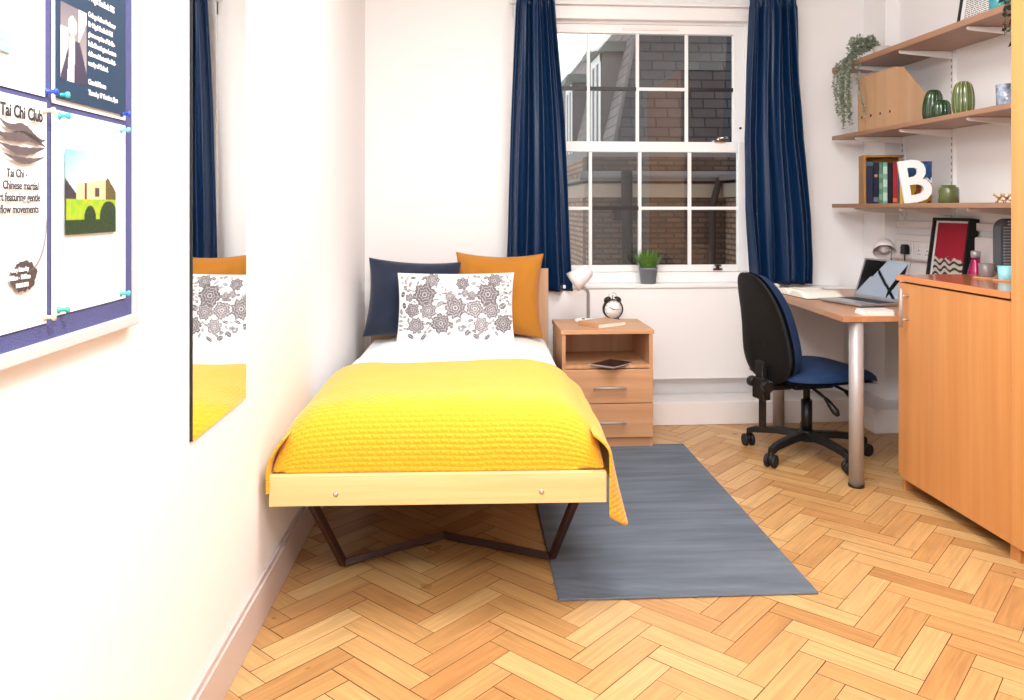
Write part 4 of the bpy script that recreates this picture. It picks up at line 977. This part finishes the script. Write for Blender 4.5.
for th, H, D, col, label, band, emb in (
    (.036, .228, .14, (22, 30, 62), 'thick navy book at the closed end of the wooden box', ((60, 92, 110), ((.205, .225),)), None),
    (.028, .222, .14, (18, 22, 46), 'dark navy book with a round orange emblem on its spine', ((96, 110, 120), ((.01, .035),)), (.009, .150, (206, 132, 86))),
    (.020, .222, .14, (84, 132, 108), 'mid green book with faded stripes between dark books', ((120, 160, 136), ((.02, .05), (.08, .11), (.14, .16))), None),
    (.024, .222, .14, (134, 176, 150), 'pale green book with a light striped spine', ((190, 214, 196), ((.015, .06), (.09, .13), (.16, .2))), None),
    (.026, .220, .14, (16, 18, 40), 'black blue book between the pale green and red books', None, None),
    (.024, .220, .14, (176, 44, 48), 'red book in the wooden box', ((226, 120, 80), ((.01, .03),)), None),
    (.010, .220, .14, (230, 130, 60), 'thin orange book beside the red one', None, None),
    (.026, .216, .14, (20, 86, 92), 'teal book partly behind the white letter', None, None)):
    ca_, sa_ = math.cos(math.radians(-14)), math.sin(math.radians(-14)); q_ = (bx_ + th - .0004, .008); vbook(4.125 + q_[0] * sa_ + q_[1] * ca_, th - .0008, H, .086, col, label, band, x=2.184 + q_[0] * ca_ - q_[1] * sa_, emb=emb, ang=PI / 2 - math.radians(14)); bx_ += th
# book with its cover to the room
cbk = thing('book', 'book standing with its blue and yellow cover outwards behind the white letter', 'book', (2.19, 3.785, 1.218), math.radians(-14), 'upright books on the lowest shelf')
def cov(u, v):
    if v > .47: 
        s = noise.noise(Vector((u * 7, v * 7, 0))); return lin((34 + 60 * max(0, s), 66 + 70 * max(0, s), 118 + 60 * max(0, s)))
    s = noise.noise(Vector((u * 6, v * 6, 5)))
    return lin((206, 170, 40)) if s > -.1 else lin((90, 60, 40)) if s > -.3 else lin((160, 60, 36))
m = MB(); m.box((0, .0, 0), (.148, .0025, .208)); m.box((0, .028, 0), (.148, .030, .208)); m.box((0, 0, 0), (.0025, .03, .208)); m.done('cover', mat('cover_blue', (30, 60, 110), .4), cbk)
m = MB(); m.box((.003, .0025, .003), (.144, .028, .205)); m.done('pages', M_page, cbk)
m = MB(); m.grid(lambda u, v: (u * .148, -.0004, v * .208), 50, 70); o = m.done('cover_picture', attr_mat('cover_picture', .4), cbk, recalc=False); paint(o, lambda c: cov(c.x / .148, c.z / .208))
text('lettering', 'IN', .036, M_inkw, cbk, (.112, -.001, .102), off=.001)
# white letter B
lb = text('letter_ornament', 'B', .288, M_white, None, (2.157, 3.722, 1.219), rot=(PI / 2, math.radians(-8), math.radians(-14)), off=.006, ext=.010, sx=.92)
tag(lb, 'white freestanding letter B in front of the books', 'letter')
gp = thing('green_pot', 'squat olive green glass jar on the lowest shelf', 'jar', (2.262, 3.505, 1.218))
m = MB(); m.lathe([(.001, 0), (.040, 0), (.044, .004), (.044, .064), (.040, .073), (.031, .076), (.031, .083), (.028, .083), (.028, .074), (.040, .06), (.040, .006), (.001, .006)], seg=36); m.done('body', mat('olive_glass', (86, 96, 52), .25, coat=.5), gp)
jk = thing('gold_ornament', 'small gold spiky ornament on the lowest shelf by the wardrobe', 'ornament', (2.29, 3.20, 1.218))
M_goldm = mat('gold', (210, 170, 100), .25, metal=1)
for q, (ox, oy) in enumerate(((0, 0), (-.01, -.06))):
    m = MB(); c = Vector((ox, oy, .017))
    for d in ((1, .5, .9), (-1, .4, .9), (.2, -1, .9), (.9, -.6, -.9), (-.9, -.5, -.9), (0, .9, -.9)):
        v = Vector(d).normalized() * .026; e = c + v; e.z = max(e.z, .004); m.cyl(c, e, .004, .003, 8); m.sphere(e, .005, 8)
    m.done('spiked_star', M_goldm, jk)

# framed text print on the top shelf
tp = thing('picture_frame', 'black framed print of small grey lines leaning on the wall above the top shelf', 'picture frame', (2.345, 3.40, 2.0), 0)
m = MB(); hw = .19; H = .46; bt = .012
m.box((-hw, 0, 0), (-hw + bt, .018, H)); m.box((hw - bt, 0, 0), (hw, .018, H)); m.box((-hw + bt, 0, 0), (hw - bt, .018, bt)); m.box((-hw + bt, 0, H - bt), (hw - bt, .018, H)); m.done('frame', M_black, tp)
m = MB(); m.box((-hw + bt, .008, bt), (hw - bt, .014, H - bt)); m.done('sheet', M_paper, tp)
m = MB(); rg2 = random.Random(2)
for k in range(30):
    z = .035 + k * .0098; x = -hw + .04
    while x < hw - .04:
        L = rg2.uniform(.008, .03); m.box((x, .0072, z), (min(x + L, hw - .035), .0078, z + .0042)); x += L + .005
m.done('printed_lines', mat('print_grey', (110, 108, 112), .7), tp)
tp.rotation_euler = (-math.radians(9), 0, -PI / 2)
tbx = thing('storage_tin', 'small teal tin on the top shelf beside the wardrobe', 'tin', (2.20, 3.07, 2.0))
m = MB(); m.lathe([(.001, 0), (.038, 0), (.040, .003), (.040, .07), (.001, .07)], seg=28); m.done('body', mat('teal_tin', (50, 140, 148), .35), tbx)
m = MB(); m.lathe([(.001, .07), (.0415, .07), (.0415, .082), (.001, .084)], seg=28); m.done('lid', mat('teal_lid', (60, 150, 158), .3), tbx)

# trailing plants
def trailing(name, label, loc, strands, leafcol, leafL, potcol, seed, clump):
    t = thing(name, label, 'plant', loc); r = random.Random(seed)
    m = MB(); m.lathe([(.001, 0), (.036, 0), (.045, .06), (.041, .06), (.038, .05), (.001, .05)], seg=28); m.done('pot', mat('pot', potcol, .5), t)
    st = MB(); lf = MB()
    def leaf_at(p, d, L):
        d = Vector(d).normalized(); s = d.cross(Vector((r.uniform(-1, 1), r.uniform(-1, 1), r.uniform(-1, 1)))).normalized() * L * .33
        nn = s.cross(d).normalized() * L * .12
        a = [lf.bm.verts.new(q) for q in (p, p + d * L * .45 + s + nn, p + d * L, p + d * L * .45 - s + nn)]
        lf._f(a, False)
    for pts, dens, spread in strands:
        P_ = [Vector(p) for p in pts]
        # resample
        out = []
        for a, b in zip(P_, P_[1:]):
            n_ = max(2, int((b - a).length / .012))
            for k in range(n_): out.append(a.lerp(b, k / n_) + Vector((r.uniform(-1, 1), r.uniform(-1, 1), 0)) * .002)
        st.tube(out, .0011, 5)
        for q in out:
            for _ in range(dens):
                leaf_at(q, (r.uniform(-1, 1), r.uniform(-1, 1), r.uniform(-.8, .6)), leafL * r.uniform(.7, 1.15))
    for _ in range(clump[0]):
        v = Vector((r.gauss(0, 1), r.gauss(0, 1), r.gauss(0, 1))).normalized() * r.uniform(.3, 1)
        q = Vector(clump[1]) + Vector((v.x * clump[2][0], v.y * clump[2][1], v.z * clump[2][2])); leaf_at(q, v + Vector((0, 0, .2)), leafL * r.uniform(.8, 1.3))
    st.done('stems', mat('stem', (90, 90, 60), .7), t); lf.done('foliage', mat('leaf', leafcol, .5, var=.35, vscale=50), t, recalc=False)
    return t
S = []
r_ = random.Random(4)
for k in range(11):
    y0 = r_.uniform(-.02, .10) ; y1 = .06 + (k % 6) * .026 + r_.uniform(-.01, .01); L = (.34, .30, .22, .36, .26, .18, .30, .33, .24, .20, .28)[k]
    xo = -.135 - r_.uniform(0, .03)
    S.append(([(-.02, y0 * .3, .07), (-.05, y0 * .8, .12 - .03 * (k % 3)), (-.10, y1 * .8, .05), (xo, y1, -.02), (xo - .003, y1 + .01, -.02 - L * .5), (xo + .004, y1 + .004, -.02 - L)], 3 if k % 2 else 4, 1))
S.append(([(-.02, 0, .08), (-.06, -.02, .10), (-.12, .0, .03), (-.135, -.005, -.10), (-.135, -.06, -.26), (-.13, -.09, -.33)], 2, 1))
trailing('trailing_plant', 'grey green trailing plant spilling off the far end of the top shelf', (2.27, 4.10, 2.0), S, (138, 150, 130), .019, (190, 186, 182), 11, (460, (-.075, .085, .085), (.05, .075, .045)))
S = [([(0, 0, .06), (-.05, 0, .08), (-.085, 0, .03), (-.09, 0, -.06), (-.088, .01, -.14)], 1, 1), ([(0, 0, .06), (-.05, -.03, .07), (-.085, -.03, .0), (-.09, -.035, -.12), (-.09, -.03, -.17)], 1, 1)]
trailing('trailing_plant', 'dark green trailing plant on the top shelf against the wardrobe', (2.225, 2.95, 2.0), S, (34, 52, 36), .032, (120, 110, 100), 12, (60, (-.03, 0, .09), (.05, .04, .03)))

# ------------------------------------------------------------------ office chair
ch = thing('office_chair', 'blue and black swivel office chair at the desk', 'chair', (1.680, 3.71, 0), math.radians(11))
base = MB()
base.cyl((0, 0, .075), (0, 0, .125), .045, .035); 
for k in range(5):
    a = math.radians(-16 + 72 * k) + math.radians(2); c, s = math.cos(a), math.sin(a)
    pts = [(0.02, .105, .030), (.15, .103, .024), (.25, .090, .020), (.290, .074, .018)]
    rings = []
    for (rr_, z, wd) in pts:
        rings.append([base.bm.verts.new((rr_ * c - q * wd * s, rr_ * s + q * wd * c, z + dz)) for q, dz in ((-1, -.016), (1, -.016), (.7, .014), (-.7, .014))])
    for A_, B_ in zip(rings, rings[1:]):
        for j in range(4): base._f([A_[j], A_[(j + 1) % 4], B_[(j + 1) % 4], B_[j]])
    base._f(rings[0]); base._f(rings[-1][::-1])
bso = base.done('star_base', M_black, ch, bevel=.004)
for k in range(5):
    a = math.radians(-16 + 72 * k) + math.radians(2); x, y = .285 * math.cos(a), .285 * math.sin(a); ra = a + 1.9 + k
    tv = Vector((math.cos(ra), math.sin(ra), 0))
    m = MB()
    for s in (-1, 1): m.tube([Vector((x, y, .030)) + tv * s * .008, Vector((x, y, .030)) + tv * s * .010, Vector((x, y, .030)) + tv * s * .024, Vector((x, y, .030)) + tv * s * .027], [.022, .030, .030, .024], 20)
    m.cyl((x, y, .03), (x, y, .07), .008); m.sphere((x, y, .038), .019); m.done('castor', M_blackm, ch)
m = MB(); m.cyl((0, 0, .10), (0, 0, .27), .026); m.cyl((0, 0, .27), (0, 0, .35), .016); m.done('gas_lift', M_black, ch)
m = MB(); m.box((-.11, -.07, .335), (.10, .07, .375)); m.box((-.27, -.028, .330), (-.10, .028, .357)); m.done('mechanism', M_black, ch, bevel=.006)
def disc(m, c, oy, oz, frm, to, N_=40, R_=10, ax=0):
    pass
def slab(m, outline, top, bot, T, nr=9, na=48):
    """closed slab: outline(theta)->(a,b); top/bot(r,a,b)->height; T maps (a,b,h) to xyz"""
    for fn, fl_ in ((top, False), (bot, True)):
        ctr = m.bm.verts.new(T(0, 0, fn(0, 0, 0))); prev = None
        for i in range(1, nr + 1):
            r = 1 - (1 - i / nr) ** 1.6; ring = []
            for j in range(na):
                a, b = outline(2 * PI * j / na); ring.append(m.bm.verts.new(T(a * r, b * r, fn(r, a * r, b * r))))
            for j in range(na):
                q = [ctr, ring[j], ring[(j + 1) % na]] if prev is None else [prev[j], ring[j], ring[(j + 1) % na], prev[(j + 1) % na]]
                m._f(q[::-1] if fl_ else q, True)
            prev = ring
def se(t, n): c, s = math.cos(t), math.sin(t); return math.copysign(abs(c) ** (2 / n), c), math.copysign(abs(s) ** (2 / n), s)
# seat
def seat_out(t):
    a, b = se(t, 3.4); return (a * .262, b * (.240 - .02 * a))
curve = lambda a: -.030 * max(0, (a - .08) / .16) ** 2
m = MB(); slab(m, seat_out, lambda r, a, b: .404 + .044 * (1 - r ** 6) ** .4 + curve(a), lambda r, a, b: .395 + curve(a), lambda a, b, h: (a + .040, b, h)); m.done('seat', M_chairblue, ch, merge=True)
m = MB(); slab(m, lambda t: tuple(x * 1.01 for x in seat_out(t)), lambda r, a, b: .400 + curve(a), lambda r, a, b: .372 + .020 * r ** 4 + curve(a), lambda a, b, h: (a + .040, b, h)); m.done('seat_shell', M_black, ch, merge=True)
# backrest
def bo_(t):
    a, b = se(t, 3.0); return (a * (.182 - .045 * b - .035 * max(0, -b - .6) ), b * .255)
def lumb(b): return -.045 * (b / .25) ** 2 * (1 if b > 0 else .5) - .17 * b
Tb = lambda a, b, h: (-.232 + h + lumb(b), a, .632 + b)
m = MB(); slab(m, bo_, lambda r, a, b: .018 + .066 * (1 - r ** 6) ** .35, lambda r, a, b: .004, Tb); m.done('backrest', M_chairblue, ch, merge=True)
m = MB(); slab(m, lambda t: tuple(x * 1.015 for x in bo_(t)), lambda r, a, b: .016, lambda r, a, b: -.002 - .020 * (1 - r ** 8) ** .5 + (.003 * math.sin(b * 230) if -.21 < b < -.08 and abs(a) < .12 else 0), Tb, nr=24); m.done('back_shell', M_shell, ch, merge=True)
m = MB(); m.box((-.250, -.022, .15), (-.232, .022, .44)); m.box((-.27, -.045, .29), (-.225, .045, .39)); m.box((-.262, -.03, .38), (-.232, .03, .47)); m.done('back_support', M_black, ch, bevel=.006)
for sy in (-1, 1):
    m = MB(); m.tube([(-.255, sy * .04, .36), (-.255, sy * .075, .36)], [.022, .026], 16); m.done('knob', M_black, ch)
m = MB()
for z in (.335, .375): m.sphere((-.232, -.047, z), .007)
m.done('bolt', M_chrome, ch)
for (p0, p1, p2) in (((-.05, -.06, .37), (.0, -.14, .31), (.02, -.19, .255)), ((.06, -.06, .37), (.10, -.15, .34), (.13, -.20, .30))):
    m = MB(); m.tube([p0, p1, p2], .007, 10); lv = m.done('lever', M_black, ch)
    m = MB(); p1 = Vector(p1); p2 = Vector(p2); d = (p2 - p1).normalized(); m.tube([p1, p1.lerp(p2, .4), p2, p2 + d * .02], [.009, .014, .017, .008], 14); m.done('paddle', M_black, lv)

# ------------------------------------------------------------------ added ceiling lamps, out of view, to brighten the room
M_diff = bpy.data.materials.new('diffuser'); M_diff.use_nodes = True; b = M_diff.node_tree.nodes['Principled BSDF']; b.inputs['Emission Color'].default_value = (1, .97, .93, 1); b.inputs['Emission Strength'].default_value = 3  # glowing face of the added ceiling light
cl = thing('added_ceiling_light', 'added square white ceiling light, out of view, brightening the middle of the room', 'ceiling light', (.75, 2.3, HC), 0)
m = MB(); m.box((-.58, -.58, -.03), (.58, .58, 0)); m.done('frame', M_white, cl)
m = MB(); m.box((-.55, -.55, -.045), (.55, .55, -.03)); m.done('diffuser', M_diff, cl)
pn = thing('added_pendant_lamp', 'added white globe pendant, out of view, brightening the noticeboard end of the room', 'pendant lamp', (.05, .35, HC))
m = MB(); m.lathe([(.05, 0), (.05, -.015), (.02, -.03), (.001, -.03)], seg=24); m.done('ceiling_rose', M_white, pn)
m = MB(); m.cyl((0, 0, -.03), (0, 0, -.36), .004); m.done('cord', M_white, pn)
m = MB(); m.lathe([(.02, -.34), (.04, -.35), (.04, -.37), (.02, -.38)], seg=24); m.done('lamp_holder', M_white, pn)
m = MB()
for k in range(10):
    m.tube([(.04 * math.cos(2*PI*k/10), .04 * math.sin(2*PI*k/10), -.37)] + [(.2 * math.sin(t) * math.cos(2*PI*k/10), .2 * math.sin(t) * math.sin(2*PI*k/10), -.54 + .2 * math.cos(t)) for t in (.5, 1, 1.57, 2.1, 2.7)], .0025, 6)
m.done('wire_shade', M_white, pn)
